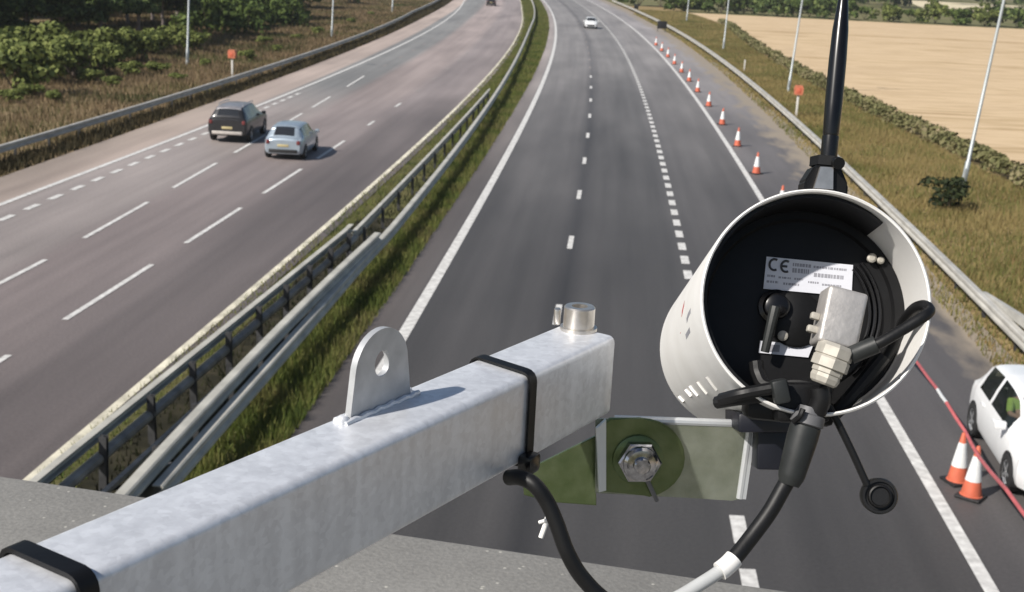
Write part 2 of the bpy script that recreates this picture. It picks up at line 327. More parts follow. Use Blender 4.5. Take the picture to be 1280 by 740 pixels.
# ------------------------------------------------------------------ road geometry (metres; measured lines)
def gp(pts, z=0): return np.array([G(x, y, z)[:2] for x, y in pts])
Lp = gp([(497,424),(543,360),(580,288),(616,226),(654,155),(675,113),(690,67),(695,39),(692,20),(683.5,6),(679,0)])
YMAX = 300.
cL = np.polyfit(Lp[:, 0] * 0 + Lp[:, 1], Lp[:, 0], 4)
def Lx(y):
    y = np.asarray(y, float); yc = np.clip(y, 20, YMAX); v = np.polyval(cL, yc); d = np.polyval(np.polyder(cL), yc)
    e = y - yc
    return v + d * e - np.where(e > 0, e * e / 1600., 0)
def rel(pts, z=0, deg=2, lo=None, hi=None):
    g = gp(pts, z) if not isinstance(pts, np.ndarray) else pts
    y = g[:, 1]; c = np.polyfit(y, g[:, 0] - Lx(y), deg); lo = y.min() if lo is None else lo; hi = y.max() if hi is None else hi
    return lambda yy: Lx(yy) + np.polyval(c, np.clip(np.asarray(yy, float), lo, hi))
Mx = rel([(713,303),(724,243),(731,200),(735,169),(737,146),(738.4,125),(738.7,110),(738,96),(738,85.5)])
Dx = rel([(931,718),(919,662),(895,510),(860,340),(853,307),(848,275),(840,243),(833,220),(826,195),(815,163),(800.5,111),(785.5,78),(773,53),(760,36),(751,27)])
Rx = rel([(1232,738),(1167,625),(1101,501),(955,248),(940,223),(903,170),(857.5,109),(824.6,67),(793,38),(770,20)])
Sx = rel([(0,257.5),(75,226),(99.5,220),(199,180.5),(240,164),(265,153),(328,128),(368,114),(409,100),(480,66.6),(525,45),(558,23.5),(580,1.6)])
Cx = rel([(45,592.7),(180,480),(200,462.7),(328,350),(380,306),(479.5,220),(577,132),(599,110),(621,83),(641.5,53),(651,31),(653,12.5)])
Dotx = rel([(8.5,272.6),(39,259.4),(67.6,246.7),(95,235.6),(120,225),(143.4,215.3),(164.5,206.4),(185.7,197)], deg=1)
Ax = rel([(96,297.4),(221.6,233),(301,192.5),(43,325.5),(186,252),(281,205),(428,108),(456,95)], deg=1)
Bx = rel([(80,400),(227,304.5),(330,242),(398,198),(14,444),(187,333),(305,257),(381,209),(436.5,174),(493,133.5)], deg=1)
LSx = rel([(0,223),(58,202.5),(110,183.6),(157,168),(199,151),(310,110),(336,97),(399,80),(480,48.6),(527,22)])          # hard-shoulder edge, left
LBx = rel([(0,185),(78,158.6),(157,136),(199,122.5),(219,114),(294,94),(341,78),(399,63),(447.5,44),(515,13.5)], .7)       # left verge barrier
RBx = rel([(803.5,15.7),(843,35),(890,67),(918,86),(959,115),(984,137),(1025,171),(1045.6,188),(1085,222),(1128,265),(1140,286.5),(1183,325),(1222,360),(1278,431)], .65)
R1n = rel([(62,596),(200,476),(344.6,350),(442,287.6)], 1.0, 1)
R1f = rel(np.vstack([gp([(442,287.6)], 1.0), gp([(509.6,220),(542.7,187),(596,132),(615,110)], .75)]), deg=1)
R2f = rel([(268.5,514),(417.6,359),(442,340),(474,299),(509.6,257.6),(543,220),(561.5,196),(580,174),(590,162),(596,144.5),(604,127),(616,112),(643,74),(658.6,47),(666,23.5)], .75, 3)
R2a = rel([(150,609.6),(266.6,486.6),(320,433),(403,350),(466,293)], 1.0, 2)
YS = np.concatenate([np.arange(-60, 60, 3.), np.arange(60, 160, 4.), np.arange(160, 300, 6.), np.arange(300, 620, 12.)])
ARC = np.concatenate([[0], np.cumsum(np.hypot(np.diff(YS), np.diff(Lx(YS))))])
def strip(name, fa, fb, z, m, ys=YS, cols=1, kind='structure'):
    V, UV, F = [], [], []
    a = fa(ys); b = fb(ys); arc = np.interp(ys, YS, ARC)
    for i in range(len(ys)):
        for k in range(cols + 1):
            t = k / cols; V.append((a[i] * (1 - t) + b[i] * t, ys[i], z)); UV.append(((b[i] - a[i]) * t, arc[i]))
    w = cols + 1
    for i in range(len(ys) - 1):
        for k in range(cols): F.append((i * w + k, i * w + k + 1, (i + 1) * w + k + 1, (i + 1) * w + k))
    o = np_mesh(name, V, F, m, uv=UV); return tag(o, kind=kind)
def off(f, d): return lambda y: f(y) + d

RAIL_SHADE = ground_mat('rail_shade_ground', [(.012, .012, .009), (.03, .028, .018), (.07, .06, .04)], .8)  # ground between the central rails: barrier shade put into the colour
GRND = ground_mat('verge_soil', [(.075, .065, .03), (.17, .13, .07), (.26, .19, .11), (.13, .125, .05)], .22)
FIELD = ground_mat('ripe_field', [(.36, .25, .14), (.50, .37, .22), (.62, .47, .30), (.50, .37, .225), (.63, .48, .31)], .028, (.4, 2.2, 1), .35, .38, .62)
FARF = ground_mat('far_pale_field', [(.58, .50, .34), (.7, .62, .44)], .02)
# ground sheet reaching the horizon
xs = np.linspace(-2600, 2600, 40); ysg = np.linspace(-1200, 4200, 40)
V = [(x, y, -.08) for y in ysg for x in xs]; F = [(j * 40 + i, j * 40 + i + 1, (j + 1) * 40 + i + 1, (j + 1) * 40 + i) for j in range(39) for i in range(39)]
FARG = ground_mat('open_ground', [(.10, .12, .045), (.16, .15, .07), (.2, .17, .09)], .03)
tag(np_mesh('ground', V, F, FARG), kind='structure')
strip('verge', off(LBx, -45), off(LSx, .3), -.03, GRND, cols=6)['label'] = 'dry verge left of the motorway'
HEDx = rel([(914,28),(950,55),(981,75),(1028,97),(1062.5,111),(1121,138),(1171.5,165.7),(1237,188),(1280,212.6)], .8, 2)
ysr = YS[(YS <= 290)]
strip('verge', lambda y: RBx(y) - 2.2, lambda y: np.maximum(HEDx(y) + 1, RBx(y) + 3), -.03, ground_mat('verge_soil_tan', [(.12, .09, .04), (.24, .175, .085), (.33, .245, .125), (.17, .155, .06)], .22), ys=ysr, cols=4)
strip('field', lambda y: HEDx(y) + .6, lambda y: HEDx(y) + 420, -.015, FIELD, ys=np.arange(-60, 263, 4.), cols=20)
np_far = [(120, 395, 0), (520, 330, 0), (620, 440, 0), (150, 520, 0)]
tag(np_mesh('field', [(x, y, -.05) for x, y, _ in np_far], [(0, 1, 2, 3)], FARF), kind='structure')
strip('central_reserve', off(Cx, .1), off(Lx, -.5), -.02, ground_mat('reserve_soil', [(.05, .055, .02), (.09, .09, .035), (.15, .13, .06)], .5), cols=2)
strip('central_reserve', off(Cx, .75), lambda y: Cx(y) + 2.5, -.012, RAIL_SHADE, ys=np.arange(-60, 46, 2.))
# carriageways: metres across from the left side
sh = (.34, .275, .235); l1 = (.285, .248, .232); l2 = (.222, .185, .175); l3 = (.128, .109, .104)
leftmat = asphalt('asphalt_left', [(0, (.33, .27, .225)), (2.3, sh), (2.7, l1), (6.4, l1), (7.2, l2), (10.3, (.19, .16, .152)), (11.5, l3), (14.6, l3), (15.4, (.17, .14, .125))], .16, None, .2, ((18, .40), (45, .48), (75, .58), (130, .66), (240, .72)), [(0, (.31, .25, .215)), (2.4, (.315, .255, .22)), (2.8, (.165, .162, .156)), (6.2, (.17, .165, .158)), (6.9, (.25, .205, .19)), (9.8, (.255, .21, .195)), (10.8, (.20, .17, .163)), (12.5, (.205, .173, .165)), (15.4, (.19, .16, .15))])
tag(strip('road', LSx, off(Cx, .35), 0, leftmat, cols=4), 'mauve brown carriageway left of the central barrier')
ra = (.116, .109, .105); rb = (.122, .114, .110); rsd = (.15, .138, .135)
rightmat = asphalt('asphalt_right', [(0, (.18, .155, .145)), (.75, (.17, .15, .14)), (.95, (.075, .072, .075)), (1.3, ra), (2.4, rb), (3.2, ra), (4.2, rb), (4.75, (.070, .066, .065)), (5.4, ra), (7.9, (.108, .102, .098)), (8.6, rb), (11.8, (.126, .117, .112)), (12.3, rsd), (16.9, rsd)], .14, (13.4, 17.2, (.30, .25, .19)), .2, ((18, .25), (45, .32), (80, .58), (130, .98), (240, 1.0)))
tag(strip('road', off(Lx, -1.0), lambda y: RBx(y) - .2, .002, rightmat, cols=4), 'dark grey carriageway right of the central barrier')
# paint
def line(name, f, w, m, y0, y1, z=.012):
    ys = np.unique(np.concatenate([[y0], YS[(YS > y0) & (YS < y1)], [y1]])); strip(name, off(f, -w / 2), off(f, w / 2), z, m, ys=ys)
def dashes(name, f, w, m, segs, z=.012):
    V, F = [], []
    for a, b in segs:
        k = max(1, int((b - a) / 2))
        for i in range(k):
            p, q = a + (b - a) * i / k, a + (b - a) * (i + 1) / k; n = len(V)
            V += [(f(p) - w / 2, p, z), (f(p) + w / 2, p, z), (f(q) + w / 2, q, z), (f(q) - w / 2, q, z)]; F.append((n, n + 1, n + 2, n + 3))
    tag(np_mesh(name, V, F, m), kind='structure')
line('edge_line', Lx, .30, M['paint'], -60, 600); line('edge_line', Rx, .24, M['paint'], -60, 600)
line('edge_line', Sx, .24, M['paint'], -60, 600); line('edge_line', off(Cx, -.03), .2, M['paintc'], -60, 600)
y0 = G(713, 303)[1]
dashes('lane_line', Mx, .17, M['paint'], [(y0 - 1 + 9 * k, y0 + 1 + 9 * k) for k in range(-10, 8)])
dashes('lane_line', Mx, .15, M['paint_far'], [(y0 - 1 + 9 * k, y0 + 1 + 9 * k) for k in range(8, 60)])
yd = G(919, 662)[1]
dashes('lane_line', Dx, .26, M['paint'], [(yd - .55 + 2 * k, yd + .55 + 2 * k) for k in range(-38, 160)])
yt = G(8.5, 272.6)[1]
dashes('lane_line', Dotx, .24, M['paint'], [(yt - .5 + 1.93 * k, yt + .5 + 1.93 * k) for k in range(-50, 22)])
ya = G(96, 297.4)[1]; dashes('lane_line', Ax, .16, M['paint'], [(ya + 9.05 * k, ya + 6.1 + 9.05 * k) for k in range(-9, 5)] + [(87.4, 95.6)])
dashes('lane_line', Ax, .16, M['paint_far'], [(104.5 + 9 * k, 106.5 + 9 * k) for k in range(30)])
yb = G(80, 400)[1]; dashes('lane_line', Bx, .16, M['paint'], [(yb + 8.8 * k, yb + 5.9 + 8.8 * k) for k in range(-9, 4)] + [(68.1, 70), (77.1, 79.2)])
dashes('lane_line', Bx, .16, M['paint_far'], [(86.1 + 9 * k, 88 + 9 * k) for k in range(40)])

# ------------------------------------------------------------------ bridge parapet the camera looks over
pa, pb = G(0, 590, H - .55), G(1030, 740, H - .55); pd = (pb - pa).normalized(); pn = Vector((-pd.y, pd.x, 0))
br = thing('bridge_parapet', 'grey concrete coping of the overbridge below the steel arm', 'parapet', (pa.x, pa.y, 0))
bm = bmesh.new(); mx = frame(pd, pn, Vector((0, 0, 1)), Vector((0, 0, 0)))
box(bm, Vector((0, -.6, H - .65)), (60, 1.2, .2), mx, .012, 2); link_mesh('coping', bm, M['coping'], br)
bm = bmesh.new(); box(bm, Vector((0, -.55, 7.35)), (60, .9, 2.25), mx); link_mesh('wall', bm, M['concrete'], br)
bm = bmesh.new(); box(bm, Vector((0, -5.1, 6.6)), (60, 8, .9), mx); link_mesh('deck', bm, M['concrete'], br)

# ------------------------------------------------------------------ safety barriers
def beam_profile(side, ztop, h, d=.11):
    """corrugated rail section: outer face toward side, flat top flange, thin shell"""
    o = [(0, ztop), (d, ztop), (d + .03, ztop - .02), (d + .03, ztop - h * .28), (d - .03, ztop - h * .42), (d - .03, ztop - h * .58), (d + .03, ztop - h * .72), (d + .03, ztop - h + .02), (d, ztop - h), (.02, ztop - h)]
    t = .02; i = [(.02, ztop - h + t), (d - t, ztop - h + t), (d, ztop - h * .74), (d - .055, ztop - h * .6), (d - .055, ztop - h * .4), (d, ztop - h * .26), (d - t, ztop - t), (0, ztop - t)]
    return [(side * a, b) for a, b in o + i]
def box_profile(w, ztop, h): return [(-w / 2, ztop), (w / 2, ztop), (w / 2, ztop - h), (-w / 2, ztop - h)]
def pipe_profile(r, zc, dx=0): return [(dx + r * math.cos(a), zc + r * math.sin(a)) for a in np.linspace(0, 2 * math.pi, 10, endpoint=False)]
def extrude_path(name, f, ys, prof, m, parent, zdrop=None, wob=0):
    V, F = [], []; k = len(prof); x = f(ys); n = len(ys)
    for i in range(n):
        a, b = max(0, i - 1), min(n - 1, i + 1); t = Vector((x[b] - x[a], ys[b] - ys[a])).normalized(); nx, ny = t.y, -t.x
        dz = zdrop(ys[i]) if zdrop else 0; dz += wob * math.sin(ys[i] * 1.7)
        for (o, z) in prof: V.append((x[i] + nx * o, ys[i] + ny * o, z + dz))
    for i in range(n - 1):
        for j in range(k): F.append((i * k + j, i * k + (j + 1) % k, (i + 1) * k + (j + 1) % k, (i + 1) * k + j))
    bm = bmesh.new(); vs_ = [bm.verts.new(v) for v in V]
    for q in F: bm.faces.new([vs_[i] for i in q])
    bm.faces.new([vs_[j] for j in range(k)]); bm.faces.new([vs_[(n - 1) * k + j] for j in range(k)])
    return link_mesh(name, bm, m, parent, 30)
def posts(f, ys, h, m, parent, w=.1, d=.06):
    me = None
    for y in ys:
        x = float(f(np.array([y]))[0])
        if me is None:
            bm = bmesh.new(); t = .014; box(bm, Vector((0, 0, h / 2)), (t, d, h)); box(bm, Vector((0, d / 2, h / 2)), (w, t, h - .002)); box(bm, Vector((0, -d / 2, h / 2)), (w, t, h - .002))
            o = link_mesh('post', bm, m, parent, 0); me = o.data
        else:
            o = bpy.data.objects.new('post', me); COL.objects.link(o); o.parent = parent
        o.location = (x, y, 0); o.rotation_euler = (random.uniform(-.03, .03), random.uniform(-.03, .03), random.uniform(-.1, .1))
b1 = thing('crash_barrier', 'weathered steel barrier along the left side of the central reserve, tall near the bridge', 'crash barrier')
ysn = np.arange(4, 38.5, 1.0); ysf = np.arange(38, 84, 1.5)
extrude_path('upper_beam', R1n, ysn, beam_profile(-1, 1.0, .2, .13), M['railc'], b1)
extrude_path('lower_beam', off(R1n, .03), ysn, pipe_profile(.105, .58, .03), M['pipe'], b1)
extrude_path('bottom_rail', off(R1n, .34), np.arange(4, 36, 1.), box_profile(.10, .20, .08), M['concrete'], b1)
extrude_path('beam', R1f, ysf, beam_profile(-1, .78, .3), M['railc'], b1)
posts(off(R1n, .12), np.arange(5.3, 38, 2.1), .98, M['post'], b1, .13, .10); posts(off(R1f, .08), np.arange(39, 82, 3.2), .72, M['post'], b1)
b2 = thing('crash_barrier', 'double beam steel barrier along the right side of the central reserve', 'crash barrier')
extrude_path('upper_beam', R2a, np.arange(4, 38, 1.), beam_profile(1, 1.0, .26, .16), M['railc'], b2)
R2g = lambda y: R2f(y) - .09 * (1 - np.clip((np.asarray(y, float) - 34) / 5, 0, 1))
extrude_path('beam', R2g, np.concatenate([np.arange(18.6, 84, 1.), np.arange(84, 330, 3.)]), beam_profile(1, .76, .31, .15), M['railc'], b2)
posts(off(R2a, -.08), np.arange(5, 38, 2.1), .98, M['post'], b2); posts(off(R2f, -.06), np.arange(39, 200, 3.2), .72, M['post'], b2)
bm = bmesh.new(); p = G(205, 580, .55); box(bm, Vector((0, 0, 0)), (.12, 1.5, .5), Matrix.Translation((p.x, p.y - .7, .45)) @ Matrix.Rotation(-.1, 4, 'Z') @ Matrix.Rotation(-.18, 4, 'X'), .02); link_mesh('beam_end', bm, M['darksteel'], b2)
b3 = thing('crash_barrier', 'single beam steel barrier on the left verge before the scrub', 'crash barrier')
extrude_path('beam', LBx, np.arange(20, 330, 3.), beam_profile(1, .72, .31), M['rail'], b3); posts(off(LBx, -.07), np.arange(40, 330, 3.2)[:95], .68, M['post'], b3)
b4 = thing('crash_barrier', 'steel barrier on the right verge beside the coned hard shoulder', 'crash barrier')
extrude_path('beam', RBx, np.concatenate([np.arange(10, 80, 1.5), np.arange(80, 300, 3.)]), beam_profile(-1, .68, .31, .15), M['rail'], b4)
extrude_path('upper_beam', off(RBx, .10), np.arange(10, 35.6, .8), box_profile(.13, .96, .24), M['rail'], b4, zdrop=lambda y: -.36 * min(1, max(0, (y - 31.0) / 4.2)))
posts(off(RBx, .06), np.arange(12, 290, 3.2)[:88], .64, M['post'], b4)

# ------------------------------------------------------------------ vegetation
def quads(C, N, U, s, asp=1.0):
    C, U = np.asarray(C), np.asarray(U); Wv = np.cross(N, U); s = np.asarray(s)[:, None]
    V = np.stack([C - U * s - Wv * s * asp * .35, C + Wv * s * asp, C + U * s, C - Wv * s * asp], 1)
    return V
def rnd_unit(n):
    v = rng.normal(size=(n, 3)); return v / np.linalg.norm(v, axis=1)[:, None]
def leaf_cloud(lobes, per, size, flat=.7):
    """lobes: (x,y,z,rx,rz) ; leaves through the outer part of each lobe"""
    Vs = []
    for (x, y, z, rx, rz) in lobes:
        n = int(per * rx * rx)
        d = rnd_unit(n); d[:, 2] = np.where(d[:, 2] < -.5, -d[:, 2], d[:, 2]); r = rng.uniform(.55, 1.05, n) ** .6
        C = np.stack([x + d[:, 0] * rx * r, y + d[:, 1] * rx * r, z + d[:, 2] * rz * r], 1)
        N = d + rnd_unit(n) * .8; N /= np.linalg.norm(N, axis=1)[:, None]
        U = np.cross(N, rnd_unit(n)); U /= np.linalg.norm(U, axis=1)[:, None] + 1e-9
        Vs.append(quads(C, N, U, rng.uniform(.6, 1.3, n) * size))
    V = np.concatenate(Vs).reshape(-1, 3); V[:, 2] = np.maximum(V[:, 2], .02); F = np.arange(len(V)).reshape(-1, 4); return V, F
FOL_DARK = foliage('dark_leaves', [(.02, .034, .011), (.045, .07, .02), (.10, .14, .04), (.17, .20, .06)], .15, .25, .4)
FOL_BUSH = foliage('bush_leaves', [(.010, .014, .006), (.025, .035, .012), (.05, .06, .02)], .1, .3, 1)
FOL_OLIVE = foliage('olive_leaves', [(.04, .055, .016), (.10, .125, .032), (.19, .22, .06), (.29, .30, .11)], .2, .35, .4)
FOL_GREEN = foliage('green_leaves', [(.03, .055, .014), (.085, .125, .03), (.155, .20, .05)], .25, .35, .2)
FOL_HEDGE = foliage('hedge_leaves', [(.08, .085, .032), (.15, .15, .06), (.22, .20, .095), (.30, .245, .15)], .2, .5, .25)
def tree_protos():
    out = []
    for k in range(3):
        t = thing('tree', 'x', 'tree', (0, 0, 0)); h = 8.5 + k
        bm = bmesh.new()
        tube(bm, [Vector((random.uniform(-.15, .15) * i, random.uniform(-.15, .15) * i, h * .8 * i / 4)) for i in range(5)], [.2, .16, .13, .09, .04], 8)
        for a in range(5):
            z0 = 1.9 + a * .8; an = a * 2.4 + k; tube(bm, [Vector((0, 0, z0)), Vector((math.cos(an) * .9, math.sin(an) * .9, z0 + .9)), Vector((math.cos(an) * 1.8, math.sin(an) * 1.8, z0 + 1.6))], [.08, .055, .02], 6)
        link_mesh('trunk', bm, M['barkp'], t)
        lobes = [(random.gauss(0, 1.2), random.gauss(0, 1.2), random.uniform(2.3, h * .95), random.uniform(.8, 1.6), random.uniform(.5, 1.1)) for _ in range(34)]
        V, F = leaf_cloud(lobes, 120, .2); np_mesh('crown', V, F, FOL_DARK, t); out.append(t)
    return out
def shrub_proto(m, n=14, r=1.1, per=260, size=.12, name='shrub'):
    t = thing(name, 'x', 'shrub', (0, 0, 0))
    bm = bmesh.new()
    for a in range(4): tube(bm, [Vector((0, 0, 0)), Vector((math.cos(a * 1.6) * r * .3, math.sin(a * 1.6) * r * .3, r * .5)), Vector((math.cos(a * 1.6) * r * .6, math.sin(a * 1.6) * r * .6, r))], [.04, .03, .012], 5)
    link_mesh('stem', bm, M['bark'], t)
    lobes = [(random.gauss(0, r * .5), random.gauss(0, r * .5), random.uniform(.25, 1.35) * r, random.uniform(.3, .6) * r, random.uniform(.3, .55) * r) for _ in range(n)]
    V, F = leaf_cloud(lobes, per, size); np_mesh('foliage', V, F, m, t); return t
def place(proto, first, x, y, s, rz, label, group=None):
    o = proto if first else dup(proto)
    o.location = (x, y, -.03); o.scale = (s, s, s * random.uniform(.85, 1.15)); o.rotation_euler = (0, 0, rz); o['label'] = label
    if group: o['group'] = group
    return o
TP = tree_protos(); used = [False] * 3; k = 0
def tree(px, py, s, label, group='trees above the left verge'):
    global k
    i = k % 3; p = G(px, py); place(TP[i], not used[i], p.x, p.y, s, random.uniform(0, 6), label, group); used[i] = True; k += 1
front = [(-45, 78), (-5, 72), (35, 67), (80, 62), (128, 57), (172, 51), (205, 46), (262, 34), (305, 22), (-100, 84)]
for j, (x, y) in enumerate(front):
    tree(x, y, random.uniform(.85, 1.05), ['dark tree with bare grey trunk in the front row of the wood, top left corner', 'dark tree with bare grey trunk in the front row left of the lamp post', 'dark tree at the open end of the front row, behind the lamp post'][0 if j < 3 or j == 9 else (1 if j < 7 else 2)])
for j in range(34):
    x = -150 + (j % 17) * 31; tree(x, (56 if j < 17 else 38) - (j % 17) * 2.6 + random.uniform(-5, 5), random.uniform(.95, 1.25), 'dark tree deep in the wood behind the front row of trunks', 'trees deep in the wood')
SO = shrub_proto(FOL_OLIVE); SG = shrub_proto(FOL_GREEN, 16, 1.3); su = [False, False]
shr = [(22, 118, 1.15, 'low dark green shrub at the left frame edge near the barrier'), (-10, 96, 1.3, 'olive shrub under the trees at the left frame edge'), (48, 92, 1.3, 'bright olive shrub left of centre below the grey trunks'), (75, 86, 1.0, 'small olive shrub between two larger ones below the trunks'), (92, 98, 1.15, 'olive shrub with dark underside standing forward of the trunks'),
       (118, 82, 1.2, 'round olive shrub below the middle trunks'), (150, 80, .9, 'low olive shrub beside pale dry grass'), (175, 78, 1.0, 'olive shrub left of the lamp post in dry grass'), (215, 62, .9, 'green shrub just left of the lamp post foot'), (246, 66, .85, 'dark shrub just right of the lamp post foot'),
       (262, 42, 1.5, 'bright green bush behind the lamp post'), (290, 38, 1.5, 'bright green rounded bush above the orange phone post'), (312, 44, 1.2, 'green bush with dark shaded foot right of the phone post'), (345, 30, 1.6, 'tall green bush near the second lamp post'), (362, 34, 1.1, 'dark green bush nearest the second lamp post'),
       (330, 15, 2.0, 'large green bush at the top edge of the photo above the dry grass'), (385, 10, 2.0, 'pale olive bush at the top edge left of the second lamp post'), (440, 6, 2.0, 'olive bush between the second and third lamp posts'), (60, 104, .9, 'olive shrub with pale tips, lowest of the left scrub bank'), (132, 92, .9, 'small olive shrub on the dry slope below the middle trunks'), (190, 70, 1.0, 'olive shrub at the foot of the last grey trunks'), (28, 104, 1., 'olive shrub above the low dark one at the left edge'), (5, 86, 1.3, 'leafy shrub against the trunks, far left')]
for j, (x, y, s, lb) in enumerate(shr):
    i = 1 if 10 <= j <= 15 else 0; p = G(x, y); place((SO, SG)[i], not su[i], p.x, p.y, s * 1.3, random.uniform(0, 6), lb, 'shrubs on the left verge'); su[i] = True
for j in range(16):
    px_, py_ = [(12,128),(40,122),(70,128),(112,104),(138,108),(160,96),(200,92),(225,102),(255,84),(310,76),(345,64),(372,50),(395,44),(330,56),(440,30),(465,20)][j]; p = G(px_, py_)
    place(SO, False, p.x, p.y, random.uniform(.45, .75), random.uniform(0, 6), 'small scrub clump in the dry grass between the left barrier and the larger shrubs', 'small scrub clumps on the left slope').scale.z *= .7
DB = shrub_proto(FOL_BUSH, 14, .8, 420, .08); p = G(1182, 262); place(DB, True, p.x, p.y, 1.05, 0, 'small dark round bush at the foot of the right lamp post')
# field hedge (one continuous hedge)
yh = np.concatenate([np.arange(34, 120, .55), np.arange(120, 215, .9)]); lob = []
for y in yh:
    x = float(HEDx(np.array([y]))[0]); lob.append((x + random.uniform(-.3, .3), y, random.uniform(.3, .6), random.uniform(.45, .75), random.uniform(.3, .55)))
V, F = leaf_cloud(lob, 200, .11); hg = np_mesh('hedge', V, F, FOL_HEDGE); tag(hg, 'low scrubby hedge between the right verge and the ripe field', 'hedge')
# bushes along the far end of the field, woods beyond
HB = [shrub_proto(FOL_GREEN, 12, 2.0, 60, .26), shrub_proto(FOL_OLIVE, 12, 2.0, 60, .26), shrub_proto(FOL_DARK, 12, 2.0, 60, .26)]; hu = [False] * 3
for j in range(40):
    x = 30 + j * 3.6 + random.uniform(-1, 1); i = random.choice([0, 0, 0, 1, 2]) if j > 3 else 0
    place(HB[i], not hu[i], x, 266 + random.uniform(-1.5, 2.5) + (j % 3) * 1.5, random.uniform(.8, 1.5), random.uniform(0, 6), 'leafy hedgerow bush at the far end of the ripe field', 'hedgerow bushes beyond the field'); hu[i] = True
for i in range(3):
    if not hu[i]: place(HB[i], True, 60 + 9 * i, 268, 1, 0, 'leafy hedgerow bush at the far end of the ripe field', 'hedgerow bushes beyond the field')
for j in range(10):
    i = j % 3; place(HB[i], False, 24 + j * 5.2 + random.uniform(-2, 2), 292 + random.uniform(-8, 14), random.uniform(1.3, 2.2), random.uniform(0, 6), 'large green bush behind the hedgerow beyond the field', 'large bushes behind the hedgerow')
lob = [(x, random.uniform(470, 560) if x > 120 else random.uniform(370, 460), random.uniform(2, 6.5), random.uniform(3, 5), random.uniform(2.5, 4)) for x in np.arange(35, 420, 2.6)]
V, F = leaf_cloud(lob, 14, .75); tag(np_mesh('far_wood', V, F, FOL_DARK), 'dark distant wood along the top right', kind='stuff')
lob = [(random.uniform(-75, 22), random.uniform(340, 440), random.uniform(1, 5), random.uniform(2, 4), random.uniform(2, 3)) for x in range(60)]
lob = [q for q in lob if not (LBx(q[1]) - 3 < q[0] < RBx(q[1]) + 3)]
V, F = leaf_cloud(lob, 16, .6); tag(np_mesh('roadside_wood', V, F, FOL_OLIVE), 'distant trees beside the far motorway bend', kind='stuff')

def grass(name, fa, fb, y0, y1, n, hmin, hmax, wid, m, label, bias=1.6, clump=.0):
    y = y0 + (y1 - y0) * rng.uniform(0, 1, n) ** bias; a = fa(y); b = fb(y); x = a + (b - a) * rng.uniform(0, 1, n)
    if clump:
        keep = (np.sin(x * 1.9 + 3 * np.sin(y * .53)) + np.sin(y * 1.3 + 2 * np.sin(x * .9)) + rng.normal(0, .8, n)) > -clump; x, y = x[keep], y[keep]; n = len(x)
    pat = .5 + .5 * np.sin(x * .7 + 2 * np.sin(y * .21)) * np.sin(y * .33 + 1.5 * np.sin(x * .4))
    h = (hmin + (hmax - hmin) * (.55 * rng.uniform(0, 1, n) + .45 * pat)); far = np.clip(y / 70, 1, 3.2); w = wid * far * rng.uniform(.6, 1.4, n)
    an = rng.uniform(0, 2 * math.pi, n); dx, dy = np.cos(an), np.sin(an); le = rng.uniform(.05, .6, n) * h; la = rng.uniform(0, 2 * math.pi, n)
    z = np.full(n, -.03)
    V = np.stack([np.stack([x - dx * w, y - dy * w, z], 1), np.stack([x + dx * w, y + dy * w, z], 1), np.stack([x + np.cos(la) * le, y + np.sin(la) * le, z + h], 1)], 1).reshape(-1, 3)
    return tag(np_mesh(name, V, np.arange(len(V)).reshape(-1, 3), m), label, kind='stuff')
GR_L = foliage('dry_scrub_blades', [(.03, .04, .013), (.07, .08, .027), (.10, .082, .038), (.29, .205, .125), (.16, .135, .06), (.06, .08, .024), (.022, .032, .011)], .25, .72, .11)
GR_R = foliage('tan_verge_blades', [(.08, .10, .026), (.15, .155, .045), (.25, .205, .08), (.33, .25, .11), (.13, .155, .042), (.28, .185, .085), (.11, .14, .038)], .25, .72, .10)
GR_M = foliage('green_reserve_blades', [(.03, .046, .012), (.075, .105, .024), (.115, .145, .032), (.21, .21, .065), (.15, .125, .055), (.08, .11, .024)], .3, .65, .45)
GR_D = foliage('rail_shade_blades', [(.010, .012, .006), (.022, .026, .010), (.05, .055, .018)], .2, .45, .4)  # blades between the central rails, darkened to carry the barrier shade
GR_E = foliage('shaded_edge_blades', [(.022, .022, .01), (.05, .042, .02), (.12, .09, .045)], .2, .45, .3)  # blades below the left beam: its shadow put into the colour
grass('verge_grass', off(LBx, -34), off(LBx, -.3), 40, 330, 230000, .15, .62, .026, GR_L, 'dry brown and olive grass on the left verge', 1.3)
grass('verge_grass', off(LBx, -.2), off(LSx, -.05), 36, 320, 26000, .15, .5, .03, GR_E, 'rough grass under the left barrier, coloured as in its shade', 1.3)
grass('verge_grass', off(RBx, .25), off(HEDx, -.4), 26, 260, 170000, .10, .42, .019, GR_R, 'tan dry grass on the right verge', 1.4)
grass('verge_grass', off(RBx, -.9), off(RBx, .2), 26, 240, 9000, .08, .3, .025, GR_R, 'patchy dry grass in front of the right barrier', 1.4, .0)
grass('reserve_grass', lambda y: Cx(y) + .9, lambda y: Cx(y) + 2.6, 14, 60, 3600, .05, .28, .02, GR_D, 'rough grass between the two central barriers, coloured as in shade', 1.2)
grass('reserve_grass', lambda y: Cx(y) + 2.4 - 1.5 * np.clip((y - 45) / 25, 0, 1), off(Lx, -.95), 14, 330, 85000, .08, .42, .016, GR_M, 'green grass on the central reserve', 1.7)
grass('reserve_grass', off(Cx, .02), off(Cx, .9), 14, 330, 13000, .06, .22, .016, GR_M, 'thin yellow green grass along the cream edge line', 1.7)

